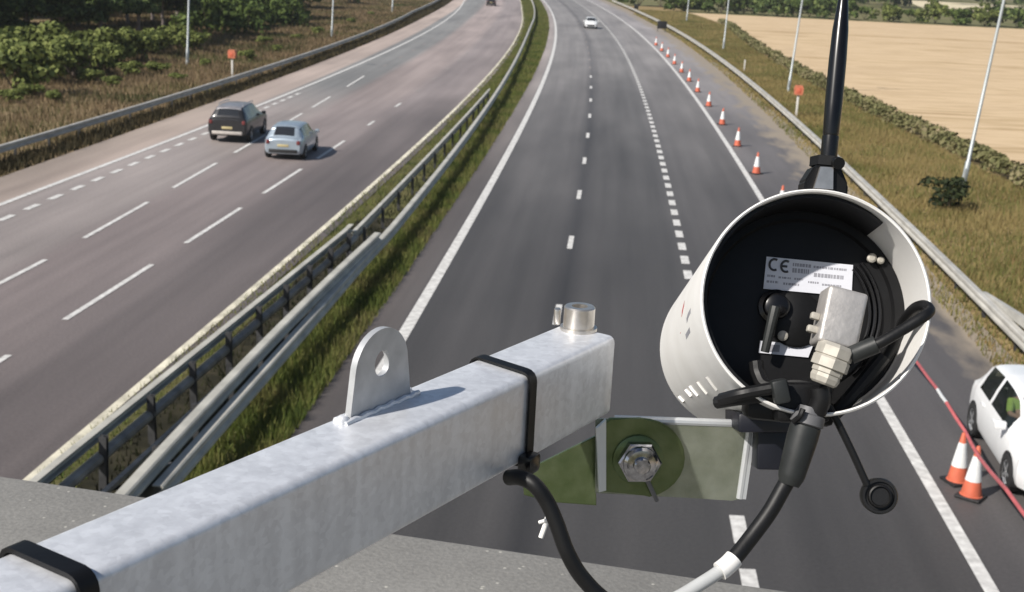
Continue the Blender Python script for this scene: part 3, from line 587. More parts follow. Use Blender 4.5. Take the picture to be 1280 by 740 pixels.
# ------------------------------------------------------------------ lamp posts, phones, boards
def lamp(base, top, label):
    b = G(*base); v = ray(*top); t = (b.y - 0) / v.y; q = Vector((0, 0, H)) + v * t; d = (q - b).normalized()
    if abs(d.x) > .06: d = Vector((.05 * (1 if d.x > 0 else -1), d.y, math.sqrt(1 - .0025)))
    d = (q - b).normalized()
    t = thing('lamp_post', label, 'lamp post', b, 0, 'lamp posts beside the motorway')
    x, y, z = basis_z(d, Vector((0, 1, 0))); bm = bmesh.new()
    lathe(bm, [(-.1, .12), (1.2, .12), (1.25, .085), (11.5, .055)], Vector((0, 0, 0)), d, 12); link_mesh('column', bm, M['lamp'], t)
    s = 1 if b.x < 0 else -1; tp = d * 11.45
    bm = bmesh.new(); tube(bm, spline([tp, tp + Vector((s * .5, 0, .35)), tp + Vector((s * 1.5, 0, .5))], 5), .035, 8); link_mesh('bracket', bm, M['lamp'], t)
    bm = bmesh.new(); box(bm, tp + Vector((s * 1.85, 0, .5)), (.75, .3, .14), None, .04); link_mesh('lantern', bm, M['lamp'], t)
    bm = bmesh.new(); box(bm, Vector((0, -.122, .65)), (.1, .02, .5), None, .004); link_mesh('door', bm, M['lamp'], t)
lamp((234, 81), (236, 0), 'grey lamp column standing in the scrub left of the orange phone post')
lamp((414.5, 48), (416.5, 0), 'grey lamp column behind the left barrier at the second gap in the bushes')
lamp((490, 16), (491, 0), 'far grey lamp column at the top edge on the left verge')
lamp((1203, 235), (1255, 0), 'tall grey lamp column rising from a dark bush on the right verge')
lamp((985, 115), (1003, 0), 'grey lamp column left of the antenna on the right verge')
lamp((904, 62), (911, 0), 'thin grey lamp column at the near corner of the ripe field')
lamp((858, 27), (861, 0), 'farthest grey lamp column on the right verge near the field corner')
def phone(base, label, hgt=2.05, sc=1.0):
    b = G(*base); t = thing('emergency_phone', label, 'emergency phone', b, -.15, 'roadside emergency phones'); t.scale = (sc,) * 3
    bm = bmesh.new(); box(bm, Vector((0, 0, .7)), (.14, .12, 1.45), None, .02); link_mesh('post', bm, M['wpost'], t)
    bm = bmesh.new(); mx = Matrix.Translation((0, 0, 1.42))
    prism(bm, [(-.26, 0), (.26, 0), (.30, .4), (.22, .6), (-.22, .6), (-.30, .4)], mx @ Matrix.Rotation(R_(90), 4, 'X'), .34); link_mesh('hood', bm, M['phone'], t)
    bm = bmesh.new(); box(bm, Vector((0, -.178, 1.7)), (.3, .012, .34), None, .004); link_mesh('door', bm, M['orange'], t)
phone((995, 146), 'orange hooded emergency phone on white post behind the right barrier')
phone((290.5, 97), 'orange hooded emergency phone on white post behind the left barrier', sc=.95)
p = G(930, 90); bm = bmesh.new(); box(bm, Vector((0, 0, .55)), (.12, .06, 1.1), None, .015)
o = link_mesh('marker_post', bm, M['wpost']); o.location = p; tag(o, 'small pale marker post behind the right barrier near the second lamp column', 'marker post')
def board(px, py, w, h, label):
    b = G(px, py); t = thing('road_sign', label, 'sign', b, .15)
    bm = bmesh.new(); box(bm, Vector((0, 0, .45 + h / 2)), (w, .05, h), None, .02); link_mesh('panel', bm, M['trim'], t)
    for s in (-1, 1):
        bm = bmesh.new(); tube(bm, [Vector((s * w * .36, .06, .45 + h * .8)), Vector((s * w * .42, .5, 0))], .03, 6); link_mesh('leg', bm, M['post'], t)
        bm = bmesh.new(); tube(bm, [Vector((s * w * .36, -.04, .45)), Vector((s * w * .42, -.2, 0))], .03, 6); link_mesh('leg', bm, M['post'], t)
board(827, 40, 1.35, 1.05, 'dark back of a sign board standing by the far right barrier')
board(795, 14, .9, .9, 'smaller dark sign board farther off beside the right verge')

# ------------------------------------------------------------------ cones and bar
def cone_proto():
    t = thing('traffic_cone', 'x', 'traffic cone')
    bm = bmesh.new(); box(bm, Vector((0, 0, .03)), (.46, .46, .06), None, .02); link_mesh('base', bm, M['trim'], t)
    Z = Vector((0, 0, 1)); O = Vector((0, 0, 0))
    bm = bmesh.new(); lathe(bm, [(.06, .205), (.075, .185), (.98, .035), (1.0, .02)], O, Z, 20); link_mesh('cone', bm, M['orange'], t)
    rr = lambda z: .185 - (z - .075) * .1657 + .005
    bm = bmesh.new(); lathe(bm, [(.34, rr(.34) - .004), (.341, rr(.341)), (.80, rr(.80)), (.801, rr(.801) - .004)], O, Z, 20); link_mesh('sleeve', bm, M['refl'], t)
    return t
CP = cone_proto(); CP.location = G(1196, 603); CP.rotation_euler = (0, 0, .3); tag(CP, 'traffic cone behind its twin beside the parked white car', group='traffic cones along the hard shoulder')
c = dup(CP); c.location = G(1213, 622); c.rotation_euler = (0, .04, .9); c['label'] = 'traffic cone nearest the camera, in front of the white car'
cy = [58.1, 67.1, 76.3, 86.2, 95.9, 104.5, 113, 122, 131, 140, 149.5]
names = ['cone on the hard shoulder just above the camera housing', 'second cone up the line from the camera housing', 'third cone up the line from the camera housing', 'fourth cone up the line from the camera housing', 'fifth cone up the line from the camera housing', 'sixth cone up the line from the camera housing']
for i, y in enumerate([31, 40, 49.2] + cy):
    c = dup(CP); c.location = (float(Rx(np.array([y]))[0]) + .5, y, 0); c.rotation_euler = (0, 0, i * .7)
    c['label'] = ('cone hidden largely by the camera housing at the end of its row' if i < 2 else 'cone whose tip just shows over the rim of the camera housing') if i < 3 else ('orange and white ' + names[i - 3] if i - 3 < 6 else 'tiny far cone in the row along the right edge line')
    if i == 1: COL.objects.unlink(c) if False else None
bar = thing('barrier_bar', 'red and white plastic bar strung between the cones beside the white car', 'barrier bar')
pts = [Vector((float(Rx(np.array([31.]))[0]) + .5, 31, .96)), K(1148, 455, 28.3), K(1172, 487, 25.6), K(1183, 503, 24.3), G(1207, 540, .98), G(1224, 572, .93), K(1258, 612, 19.7), K(1300, 668, 18.3), K(1345, 730, 17.4)]
def seg_tube(a, b, m, name, r=.05):
    bm = bmesh.new(); tube(bm, [a, (a + b) / 2 + Vector((0, 0, -.012)), b], r, 8); link_mesh(name, bm, m, bar)
for i, (a, b) in enumerate(zip(pts, pts[1:])): seg_tube(a, b, M['refl'] if i == 2 else M['redbar'], 'white_section' if i == 2 else 'red_section', .033)

# ------------------------------------------------------------------ vehicles
def car(name, label, L, Wd, St, paint, wheels, wr, glass, windows, rear_s, front_s, roofm=None, bumper=None, front=False, detail=True, rails=False):
    """St: stations (s, zb, zs, zbelt, zroof, w, wbelt, wroof) from the tail (s=0) to the nose; local +y is forward"""
    root = thing(name, label, 'car')
    St = np.array(St, float); ss = np.unique(np.concatenate([np.linspace(0, L, int(L / .05) + 1), St[:, 0]]))
    Q = np.stack([np.interp(ss, St[:, 0], St[:, i]) for i in range(1, 8)], 1)
    for _ in range(3):
        Q[1:-1] = .25 * Q[:-2] + .5 * Q[1:-1] + .25 * Q[2:]
    rings = []
    for (s, (zb, zs, ze, zr, w, wb, wt)) in zip(ss, Q):
        half = [(0, zb), (.8 * w, zb), (.95 * w, zb + .06), (w, zb + .2), (w * 1.0, (zb + zs) / 2 + .1), (w * .985, zs), (wb, ze), (wb * .8 + wt * .2, ze * .8 + (zr - .05) * .2), (wb * .5 + wt * .5 + .012, ze * .5 + (zr - .05) * .5), (wt + .01, zr - .06), (wt * .93, zr - .02), (wt * .7, zr + .005), (wt * .35, zr + .02), (0, zr + .025)]
        rings.append([(x, s - L / 2, z) for x, z in half] + [(-x, s - L / 2, z) for x, z in half[-2:0:-1]])
    n = len(rings[0]); verts = [v for r in rings for v in r]
    groups = {'body': []}
    for i in range(len(rings) - 1):
        sm = (ss[i] + ss[i + 1]) / 2
        for j in range(n):
            jj = j if j < 13 else n - 1 - j; key = 'body'
            if jj in (6, 7, 8):
                for (a, b) in windows:
                    if a < sm < b: key = ('side_window', a, j < 13)
            if 10 <= jj <= 12:
                if jj > 10 and rear_s[0] < sm < rear_s[1]: key = ('rear_window',)
                if front_s[0] < sm < front_s[1]: key = ('windscreen',)
                if key == 'body' and roofm and rear_s[1] < sm < front_s[0]: key = ('roof',)
            groups.setdefault(key, []).append((i * n + j, i * n + (j + 1) % n, (i + 1) * n + (j + 1) % n, (i + 1) * n + j))
    for key, fs in groups.items():
        bm = bmesh.new(); mp = {}
        for f in fs:
            vv = []
            for q in f:
                if q not in mp: mp[q] = bm.verts.new(verts[q])
                vv.append(mp[q])
            bm.faces.new(vv)
        if key == 'body':
            for e in (range(n), range((len(rings) - 1) * n, len(rings) * n)):
                bm.faces.new([mp[q] for q in e])
        nm = key if isinstance(key, str) else key[0]
        link_mesh(nm, bm, paint if nm == 'body' else (roofm if nm == 'roof' else glass), root, 40)
    tw = .21
    for (s, sd) in [(s, sd) for s in wheels for sd in (-1, 1)]:
        w = float(np.interp(s, ss, Q[:, 4])); y = s - L / 2; zb = float(np.interp(s, ss, Q[:, 0]))
        a0 = math.asin(max(-1, min(1, (zb - wr) / (wr + .05)))); ang = np.linspace(a0, math.pi - a0, 14)
        bm = bmesh.new(); prism(bm, [((wr + .05) * math.cos(a), wr + (wr + .05) * math.sin(a)) for a in ang], frame(Vector((0, 1, 0)), Vector((0, 0, 1)), Vector((1, 0, 0)), Vector((sd * (w - .05), y, 0))), .116)
        link_mesh('wheel_arch', bm, M['trim'], root, 0)
        wh = bpy.data.objects.new('wheel', None); COL.objects.link(wh); wh.parent = root; wh.empty_display_size = .1
        ax = Vector((sd, 0, 0)); c0 = Vector((sd * (w + .018 - tw), y, wr))
        bm = bmesh.new(); lathe(bm, [(0, wr - .06), (0, wr - .02), (.03, wr), (tw - .03, wr), (tw, wr - .02), (tw + .002, wr - .10), (tw - .03, wr - .11)], c0, ax, 24); link_mesh('tyre', bm, M['tyre'], wh)
        bm = bmesh.new(); r0 = wr - .095; lathe(bm, [(tw - .05, r0), (tw - .012, r0), (tw - .008, r0 - .025), (tw - .03, r0 - .04), (tw - .03, .06), (tw - .008, .05), (tw - .006, 0)], c0, ax, 24, close=False)
        for q in range(5):
            an = q * 2 * math.pi / 5; box(bm, Vector((0, (r0 - .02) / 2 + .02, 0)), (.02, r0 - .04, .05), Matrix.Translation(c0 + ax * (tw - .016)) @ Matrix.Rotation(an, 4, 'X'), .006)
        link_mesh('rim', bm, M['rim'], wh)
    zb, zs, ze, zr, w0, wb0, wt0 = Q[0]; w1 = Q[2][4]
    if detail:
        for sd in (-1, 1):
            bm = bmesh.new(); box(bm, Vector((sd * (w1 - .13), -L / 2 + .05, zs + .06)), (.16, .16, .18), None, .03); link_mesh('tail_light', bm, M['tail'], root)
            bm = bmesh.new(); box(bm, Vector((sd * (Q[-3][4] - .16), L / 2 - .12, Q[-3][1] + .0)), (.34, .3, .13), None, .04); link_mesh('headlight', bm, M['headl'], root)
            sm = front_s[0] + .35; i = int(np.argmin(abs(ss - sm))); bm = bmesh.new()
            box(bm, Vector((sd * (Q[i][4] + .09), sm - L / 2, Q[i][2] + .06)), (.2, .1, .15), None, .035); link_mesh('wing_mirror', bm, paint, root)
            for sdr in [windows[0][1] - .25, windows[-1][1] - .7]:
                i = int(np.argmin(abs(ss - sdr))); bm = bmesh.new(); box(bm, Vector((sd * (Q[i][4] * .99 + .008), sdr - L / 2, Q[i][1] - .03)), (.03, .2, .03), None, .008); link_mesh('door_handle', bm, paint, root)
        bm = bmesh.new(); box(bm, Vector((0, -L / 2 - .012, zb + .30)), (.5, .015, .11), None, .003); link_mesh('number_plate', bm, M['plateyel'], root)
        bm = bmesh.new(); box(bm, Vector((0, -L / 2 - .0, zb + .06)), (w0 * 1.7, .12, .15), None, .03); link_mesh('rear_bumper', bm, bumper or M['trim'], root)
        bm = bmesh.new(); box(bm, Vector((0, L / 2 + .0, Q[-1][0] + .12)), (Q[-1][4] * 1.5, .06, .2), None, .025); link_mesh('grille', bm, M['trim'], root)
    if rails:
        for sd in (-1, 1):
            a, b = rear_s[1] + .1, front_s[0] - .1; xx = float(np.interp((a + b) / 2, ss, Q[:, 6])) * .92
            bm = bmesh.new(); tube(bm, spline([Vector((sd * xx, a + .35 - L / 2, Q[:, 3].max() - .05)), Vector((sd * xx, a + .5 - L / 2, Q[:, 3].max() + .05)), Vector((sd * xx, b - .15 - L / 2, Q[:, 3].max() + .04)), Vector((sd * xx, b - L / 2, Q[:, 3].max() - .02))], 5), .022, 8); link_mesh('roof_rail', bm, M['rim'], root)
    return root
#        s    zb   zs   ze   zr    w    wb   wt
HATCH = [(0, .34, .72, .80, .84, .74, .70, .62), (.06, .26, .76, .88, .93, .81, .77, .66), (.22, .22, .80, .93, 1.02, .85, .80, .66), (.50, .2, .82, .95, 1.33, .87, .82, .60), (.72, .2, .83, .95, 1.42, .875, .825, .60), (1.5, .19, .83, .94, 1.47, .88, .83, .61), (2.2, .19, .82, .93, 1.45, .88, .83, .61), (2.55, .19, .81, .93, 1.38, .88, .83, .60), (3.2, .19, .79, .90, .99, .87, .80, .70), (3.75, .2, .72, .80, .86, .84, .74, .60), (4.0, .24, .62, .68, .73, .76, .66, .5), (4.1, .32, .52, .58, .62, .66, .56, .42)]
SUV = [(0, .42, .92, 1.02, 1.06, .84, .80, .74), (.05, .36, .96, 1.08, 1.14, .91, .86, .76), (.12, .33, .98, 1.10, 1.25, .93, .88, .74), (.34, .3, 1.0, 1.11, 1.58, .94, .87, .62), (.55, .3, 1.0, 1.11, 1.66, .95, .88, .62), (1.5, .29, 1.0, 1.11, 1.70, .95, .88, .63), (2.5, .29, .99, 1.10, 1.67, .95, .88, .62), (2.75, .29, .98, 1.10, 1.60, .95, .88, .62), (3.4, .29, .96, 1.08, 1.16, .94, .87, .76), (4.2, .3, .90, .98, 1.05, .92, .82, .68), (4.5, .34, .8, .88, .93, .86, .76, .58), (4.6, .4, .7, .76, .8, .78, .68, .5)]
def heading(f, y): 
    d = float(f(np.array([y + 1.]))[0] - f(np.array([y - 1.]))[0]) / 2; return -math.atan(d)
c1 = car('suv', 'dark grey off roader with pale rear bumper driving away beside the silver car', 4.6, 1.9, SUV, M['cd'], (.85, 3.65), .37, M['glass'], [(.45, 1.0), (1.08, 1.85), (1.93, 2.9)], (.12, .33), (2.72, 3.35), roofm=M['roofg'], bumper=M['bumper'], rails=True)
pa_, pb_ = G(270, 171), G(329, 166); mid = (pa_ + pb_) / 2; hd = heading(Ax, 65); c1.location = (mid.x + .1, mid.y - .6, 0.004); c1.rotation_euler = (0, 0, hd)
c2 = car('hatchback', 'silver blue hatchback driving away in the middle lane', 4.1, 1.76, HATCH, M['cs'], (.68, 3.25), .31, M['glass'], [(.62, .95), (1.02, 1.75), (1.82, 2.75)], (.22, .62), (2.5, 3.15))
pa_, pb_ = G(332, 196), G(378, 194); mid = (pa_ + pb_) / 2; c2.location = (mid.x + .22, mid.y + .9, 0.004); c2.rotation_euler = (0, 0, hd)
c3 = car('hatchback', 'white hatchback parked on the hard shoulder beyond two cones, driver in hi-vis', 4.1, 1.76, HATCH, M['cw'], (.68, 3.25), .31, M['glasst'], [(.70, 1.5), (1.6, 2.82)], (.22, .62), (2.5, 3.15))
rw, fw = G(1217, 541), G(1265, 618); d = (fw - rw).normalized(); ctr = (rw + fw) / 2; n_ = Vector((d.y, -d.x, 0)); n_ = n_ if n_.x > 0 else -n_
c3.scale = (1.1, 1.1, 1.13); c3.location = ctr + n_ * .84 + d * .1; c3.location.z = .005; c3.rotation_euler = (0, 0, math.atan2(d.y, d.x) - math.pi / 2)
# cabin of the white car and its driver
bm = bmesh.new(); box(bm, Vector((0, -.15, .62)), (1.5, 2.7, .5), None, .03); link_mesh('cabin_floor', bm, M['trim'], c3)
for sx_ in (-.38, .38):
    bm = bmesh.new(); box(bm, Vector((sx_, .0, .85)), (.5, .5, .16), None, .05); box(bm, Vector((sx_, -.28, 1.05)), (.48, .16, .6), Matrix.Identity(4), .05); link_mesh('seat', bm, M['trim'], c3)
def skin_body(name, joints, edges, radii, m, parent=None, sub=2):
    me = bpy.data.meshes.new(name); me.from_pydata(joints, edges, []); o = bpy.data.objects.new(name, me); COL.objects.link(o)
    md = o.modifiers.new('skin', 'SKIN'); sd = me.skin_vertices[0].data
    for i, r in enumerate(radii): sd[i].radius = (r, r) if not isinstance(r, tuple) else r
    sd[0].use_root = True; s = o.modifiers.new('sub', 'SUBSURF'); s.levels = sub; s.render_levels = sub
    dg = bpy.context.evaluated_depsgraph_get(); em = bpy.data.meshes.new_from_object(o.evaluated_get(dg)); o.modifiers.clear(); o.data = em; em.materials.clear(); em.materials.append(m); em.shade_smooth()
    if parent: o.parent = parent
    return o
# UK driver sits on the car's right side (+x when facing +y)
J = [(.38, -.05, .92), (.38, -.12, 1.10), (.38, -.15, 1.24), (.38, -.13, 1.32), (.38, -.11, 1.39), (.38, -.10, 1.46), (.19, -.13, 1.22), (.16, .08, 1.06), (.26, .33, 1.08), (.57, -.13, 1.22), (.62, .08, 1.06), (.50, .33, 1.08), (.30, .32, .93), (.46, .32, .93), (.29, .55, .72), (.47, .55, .72)]
Ed = [(0, 1), (1, 2), (2, 3), (3, 4), (4, 5), (2, 6), (6, 7), (7, 8), (2, 9), (9, 10), (10, 11), (0, 12), (0, 13), (12, 14), (13, 15)]
J = [(a, b - .04, c - .12) for a, b, c in J]
drv = thing('person', 'driver in a yellow green hi-vis top seated in the white car', 'person'); drv.matrix_world = Matrix.Identity(4); drv.location = c3.location; drv.scale = c3.scale; drv.rotation_euler = c3.rotation_euler
skin_body('body', J, Ed, [(.17, .13), (.16, .12), (.17, .11), .05, .085, .085, .075, .05, .035, .075, .05, .035, .085, .085, .06, .06], M['skin'], drv)
V = [tuple(v) for v in ()]
jk = skin_body('hi_vis_top', [J[0], J[1], J[2], J[6], J[7], J[9], J[10]], [(0, 1), (1, 2), (2, 3), (3, 4), (2, 5), (5, 6)], [(.19, .15), (.18, .14), (.185, .13), .09, .065, .09, .065], M['hivis'], drv)
bm = bmesh.new(); bmesh.ops.create_uvsphere(bm, u_segments=16, v_segments=8, radius=.1, matrix=Matrix.Translation((J[5][0], J[5][1] - .02, J[5][2] + .005)) @ Matrix.Diagonal((.95, 1.05, .9, 1))); link_mesh('hair', bm, M['hair'], drv)
# far cars
fw_ = car('hatchback', 'tiny white car far up the right carriageway', 4.1, 1.76, HATCH, M['cw'], (.68, 3.25), .31, M['glass'], [(.62, .95), (1.02, 1.75), (1.82, 2.75)], (.22, .62), (2.5, 3.15))
p = G(738, 35); fw_.location = (p.x, p.y, .005); fw_.rotation_euler = (0, 0, math.pi + heading(Lx, 180))
fd = car('hatchback', 'tiny dark car far up the left carriageway at the top edge', 4.1, 1.76, HATCH, M['cd'], (.68, 3.25), .31, M['glass'], [(.62, .95), (1.02, 1.75), (1.82, 2.75)], (.22, .62), (2.5, 3.15))
p = G(614, 7); fd.location = (p.x, p.y, .005); fd.rotation_euler = (0, 0, heading(Lx, 250))

# ------------------------------------------------------------------ the steel arm and what hangs from it
ZT, ZB = 8.911, 8.861
AE = G(770, 420, ZT); A0 = G(98, 729, ZT); AD = (AE - A0); AD.z = 0; AD.normalize(); AN = Vector((AD.y, -AD.x, 0))  # AN: toward camera-right side
AW = .039; ZV = Vector((0, 0, 1))
arm_end = AE - AN * AW / 2; arm_len = 1.05
def A(s, t, z): return arm_end - AD * s + AN * t + ZV * (z - ZT)           # s back from the end, t across, absolute z
arm = thing('mounting_arm', 'galvanised square steel arm reaching over the bridge parapet', 'mounting arm', tuple(A(arm_len, 0, ZB)))
LOC = Matrix.Translation(-A(arm_len, 0, ZB))
def local(o, par): o.data.transform(Matrix.Translation(-par.location)); return o
bm = bmesh.new(); r = .0042; sec = []
for cx, cz, a0 in ((AW / 2 - r, ZT - r, 0), (-AW / 2 + r, ZT - r, 90), (-AW / 2 + r, ZB + r, 180), (AW / 2 - r, ZB + r, 270)):
    for q in range(5): an = R_(a0 + q * 22.5); sec.append((cx + r * math.cos(an), cz + r * math.sin(an)))
ringa = None
for s in [0, .0012] + list(np.linspace(.01, arm_len, 30)):
    k_ = .94 if s == 0 else 1
    ring = [bm.verts.new(A(s, t * k_, (ZT + ZB) / 2 + (z - (ZT + ZB) / 2) * k_)) for t, z in sec]
    if ringa:
        for i in range(len(ring)): bm.faces.new((ringa[i], ringa[(i + 1) % len(ring)], ring[(i + 1) % len(ring)], ring[i]))
    else: bm.faces.new(ring)
    ringa = ring
bm.faces.new(ringa[::-1]); local(link_mesh('box_section', bm, M['arm'], arm, 50), arm)
# lifting tab
tb0, tb1 = Hit(432, 527, Vector((0, 0, ZT)), ZV), Hit(512, 493, Vector((0, 0, ZT)), ZV)
tl = (tb1 - tb0).length; td = (tb1 - tb0).normalized(); tn = Vector((td.y, -td.x, 0)); tc_ = (tb0 + tb1) / 2
bm = bmesh.new(); hw = tl / 2 * .95; th = .0405; rr = hw * .86
outer = [(-hw, 0), (hw, 0)] + [(rr * math.cos(a), th - rr + rr * math.sin(a)) for a in np.linspace(.12, math.pi - .12, 20)]
hole = [(.0058 * math.cos(a), th - .0175 + .0066 * math.sin(a)) for a in np.linspace(0, 2 * math.pi, 20, endpoint=False)]
T = .0034
def ring_prism(bm, outer, hole, mx, t):
    lv = []
    for z in (-t / 2, t / 2):
        o_ = [bm.verts.new(mx @ Vector((x, y, z))) for x, y in outer]; h_ = [bm.verts.new(mx @ Vector((x, y, z))) for x, y in hole]
        eds = [bm.edges.new((o_[i], o_[(i + 1) % len(o_)])) for i in range(len(o_))] + [bm.edges.new((h_[i], h_[(i + 1) % len(h_)])) for i in range(len(h_))]
        bmesh.ops.triangle_fill(bm, edges=eds, use_beauty=True, use_dissolve=False); lv.append((o_, h_))
    for q in (0, 1):
        a, b = lv[0][q], lv[1][q]
        for i in range(len(a)): bm.faces.new((a[i], a[(i + 1) % len(a)], b[(i + 1) % len(a)], b[i]))
M['tabm'] = mat('galvanised_tab', (.40, .41, .42), .42, .3, .1, 90, .06, 400, col2=(.52, .53, .54))
ring_prism(bm, outer, hole, frame(td, ZV, tn, tc_), T); tab = local(link_mesh('lifting_tab', bm, M['tabm'], arm, 40), arm)
bm = bmesh.new(); tube(bm, [tb0 + td * (tl * i / 14) + tn * .0028 + ZV * (.0006 + .0005 * math.sin(i * 2.3)) for i in range(-1, 16)], .0015, 8); tube(bm, [tb0 + td * (tl * i / 14) - tn * .0028 + ZV * .0006 for i in range(-1, 16)], .002, 8)
bmesh.ops.create_icosphere(bm, subdivisions=2, radius=.0032, matrix=Matrix.Translation(tb0 - td * .002 + ZV * .001)); local(link_mesh('weld', bm, M['arm'], tab), arm); 
# cap screw
sp = Hit(723, 412, Vector((0, 0, ZT)), ZV)
bm = bmesh.new(); lathe(bm, [(0, .0112), (.002, .0112), (.002, .0094), (.014, .0094), (.0148, .0086), (.0148, .0048), (.0085, .0046), (.0085, 0)], sp, ZV, 32, close=False); local(link_mesh('cap_screw', bm, M['screw'], arm, 40), arm)
sp2 = Hit(696, 405, Vector((0, 0, ZT)), ZV); bm = bmesh.new(); box(bm, Vector((0, 0, .005)), (.004, .006, .010), Matrix.Translation(sp2), .001); local(link_mesh('locking_pin', bm, M['screw'], arm), arm)
# upright that carries the arm (behind the camera's left elbow)
bm = bmesh.new(); foot = A(arm_len - .04, 0, ZB); hh = foot.z - (H - .55); box(bm, Vector((foot.x, foot.y, foot.z - hh / 2 - .001)), (.05, .05, hh - .002), None, .004); box(bm, Vector((foot.x, foot.y, H - .55 + .006)), (.16, .16, .012), None, .002); local(link_mesh('upright', bm, M['galv'], arm), arm)

def strap(name, s, w, label, th=.0012, skew=0, head=True, mt='black'):
    t = thing(name, label, 'cable tie', tuple(A(s, 0, ZT))); bm = bmesh.new(); e = .0007; rr = .0045 + e
    loop = []
    for cx, cz, a0 in ((AW / 2 - .0042, ZT - .0042, 0), (-AW / 2 + .0042, ZT - .0042, 90), (-AW / 2 + .0042, ZB + .0042, 180), (AW / 2 - .0042, ZB + .0042, 270)):
        for q in range(5): an = R_(a0 + q * 22.5); loop.append((cx, cz, math.cos(an), math.sin(an)))
    R = []
    for (cx, cz, ca, sa) in loop:
        s_ = s + skew * cx / AW
        R.append([bm.verts.new(A(s_ + ds, cx + ca * r_, cz + sa * r_)) for ds, r_ in ((-w / 2, rr), (w / 2, rr), (w / 2, rr + th), (-w / 2, rr + th))])
    for i in range(len(R)):
        a, b = R[i], R[(i + 1) % len(R)]
        for q in range(4): bm.faces.new((a[q], a[(q + 1) % 4], b[(q + 1) % 4], b[q]))
    local(link_mesh('strap', bm, M[mt], t), t)
    return t
def solve_s(px, py):
    h = Hit(px, py, Vector((0, 0, ZT)), ZV); return -(h - arm_end).dot(AD)
tie1 = strap('cable_tie', solve_s(628, 458), .0066, 'black cable tie near the arm end holding the hanging cable', skew=.006)
c_ = A(solve_s(628, 458) + .006, AW / 2 + .004, ZB + .002); bm = bmesh.new(); box(bm, Vector((0, 0, 0)), (.012, .009, .011), frame(AD, AN, ZV, c_), .0025); local(link_mesh('head', bm, M['blackg'], tie1), tie1)
tie2 = strap('cable_tie', solve_s(48, 700), .0078, 'black cable tie round the near end of the arm at the lower left corner', th=.002)

# bracket
bp = Vector((0, .752, 0)); bn = Vector((.10, -1, .10)).normalized()
def BP(px, py): return Hit(px, py, BPT, bn)
BPT = K(800, 575, .80)
bx, by, bz = Vector((1, .1, 0)).normalized(), None, bn
def plate_px(name, pts, t, m, parent, push=0.0, bev=0):
    w = [Hit(x, y, BPT + bn * push, bn) for x, y in pts]; o = w[0]; ux = (w[1] - w[0]).normalized(); uy = bn.cross(ux)
    bm = bmesh.new(); prism(bm, [((q - o).dot(ux), (q - o).dot(uy)) for q in w], frame(ux, uy, bn, o), t)
    if bev: bmesh.ops.bevel(bm, geom=[e for e in bm.edges if abs((e.verts[0].co - e.verts[1].co).normalized().dot(bn)) < .3], offset=bev, segments=2, affect='EDGES')
    return local(link_mesh(name, bm, m, parent, 30), parent)
bk = thing('camera_bracket', 'greenish zinc plated bracket bolting the camera housing to the arm', 'bracket', tuple(BPT))
cx_, cy_ = 800, 572
round_end = [(cx_ + 56 * math.cos(a), cy_ + 50 * math.sin(a)) for a in np.linspace(R_(-90), R_(78), 14)]
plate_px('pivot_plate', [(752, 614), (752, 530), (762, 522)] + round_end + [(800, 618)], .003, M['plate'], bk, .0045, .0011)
plate_px('side_plate', [(744, 612), (744, 523), (938, 529), (941, 540), (926, 624), (915, 625), (744, 616)], .003, M['plate_lit'], bk, 0, .001)
# top lip and bent right flange
w0, w1 = Hit(768, 524, BPT, bn), Hit(938, 530, BPT, bn); bm = bmesh.new(); tube(bm, [w0, w1], .0026, 10); local(link_mesh('top_lip', bm, M['galv'], bk), bk)
bm = bmesh.new(); w0, w1 = Hit(937, 532, BPT, bn), Hit(924, 622, BPT, bn); dd = (w1 - w0); fd_ = -bn * .03 + Vector((.004, 0, 0))
prism(bm, [(0, 0), (.0035, 0), (.0035, dd.length), (0, dd.length)], frame(Vector((1, 0, 0)), dd.normalized(), -bn, w0 - bn * .012), .03); tube(bm, [w0 + bn * .001, w1 + bn * .001], .0026, 10); local(link_mesh('flange', bm, M['galv'], bk), bk)
# lower gusset under the arm end
g = [(652, 590), (745, 544), (745, 631), (690, 627), (655, 618)]
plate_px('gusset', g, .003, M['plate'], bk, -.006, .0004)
plate_px('corner_tongue', [(745, 535), (757, 524), (757, 612), (748, 614)], .004, M['galv'], bk, .006)
# bolt
b0 = Hit(797, 574, BPT + bn * .006, bn)
bolt = bpy.data.objects.new('bolt', None); COL.objects.link(bolt); bolt.parent = bk
bm = bmesh.new(); lathe(bm, [(0, .0158), (.0018, .0158), (.0022, .0148)], b0, bn, 28); local(link_mesh('washer', bm, M['plate'], bolt), bk)
bm = bmesh.new(); lathe(bm, [(.002, .0132), (.0025, .0138), (.0085, .0138), (.0095, .0126)], b0, bn, 6); lathe(bm, [(.009, .0112), (.0115, .0108), (.0132, .0092), (.0135, .0070)], b0, bn, 24); local(link_mesh('nut', bm, M['chrome'], bolt, 20), bk)
bm = bmesh.new(); lathe(bm, [(.010, .0052), (.016, .0052), (.017, .0044)], b0, bn, 20); local(link_mesh('stud', bm, M['chrome'], bolt), bk)
bm = bmesh.new(); tube(bm, [b0 + bn * .014, Hit(808, 598, BPT + bn * .014, bn), Hit(821, 626, BPT + bn * .010, bn)], .0014, 8); local(link_mesh('split_pin', bm, M['darksteel'], bolt), bk)
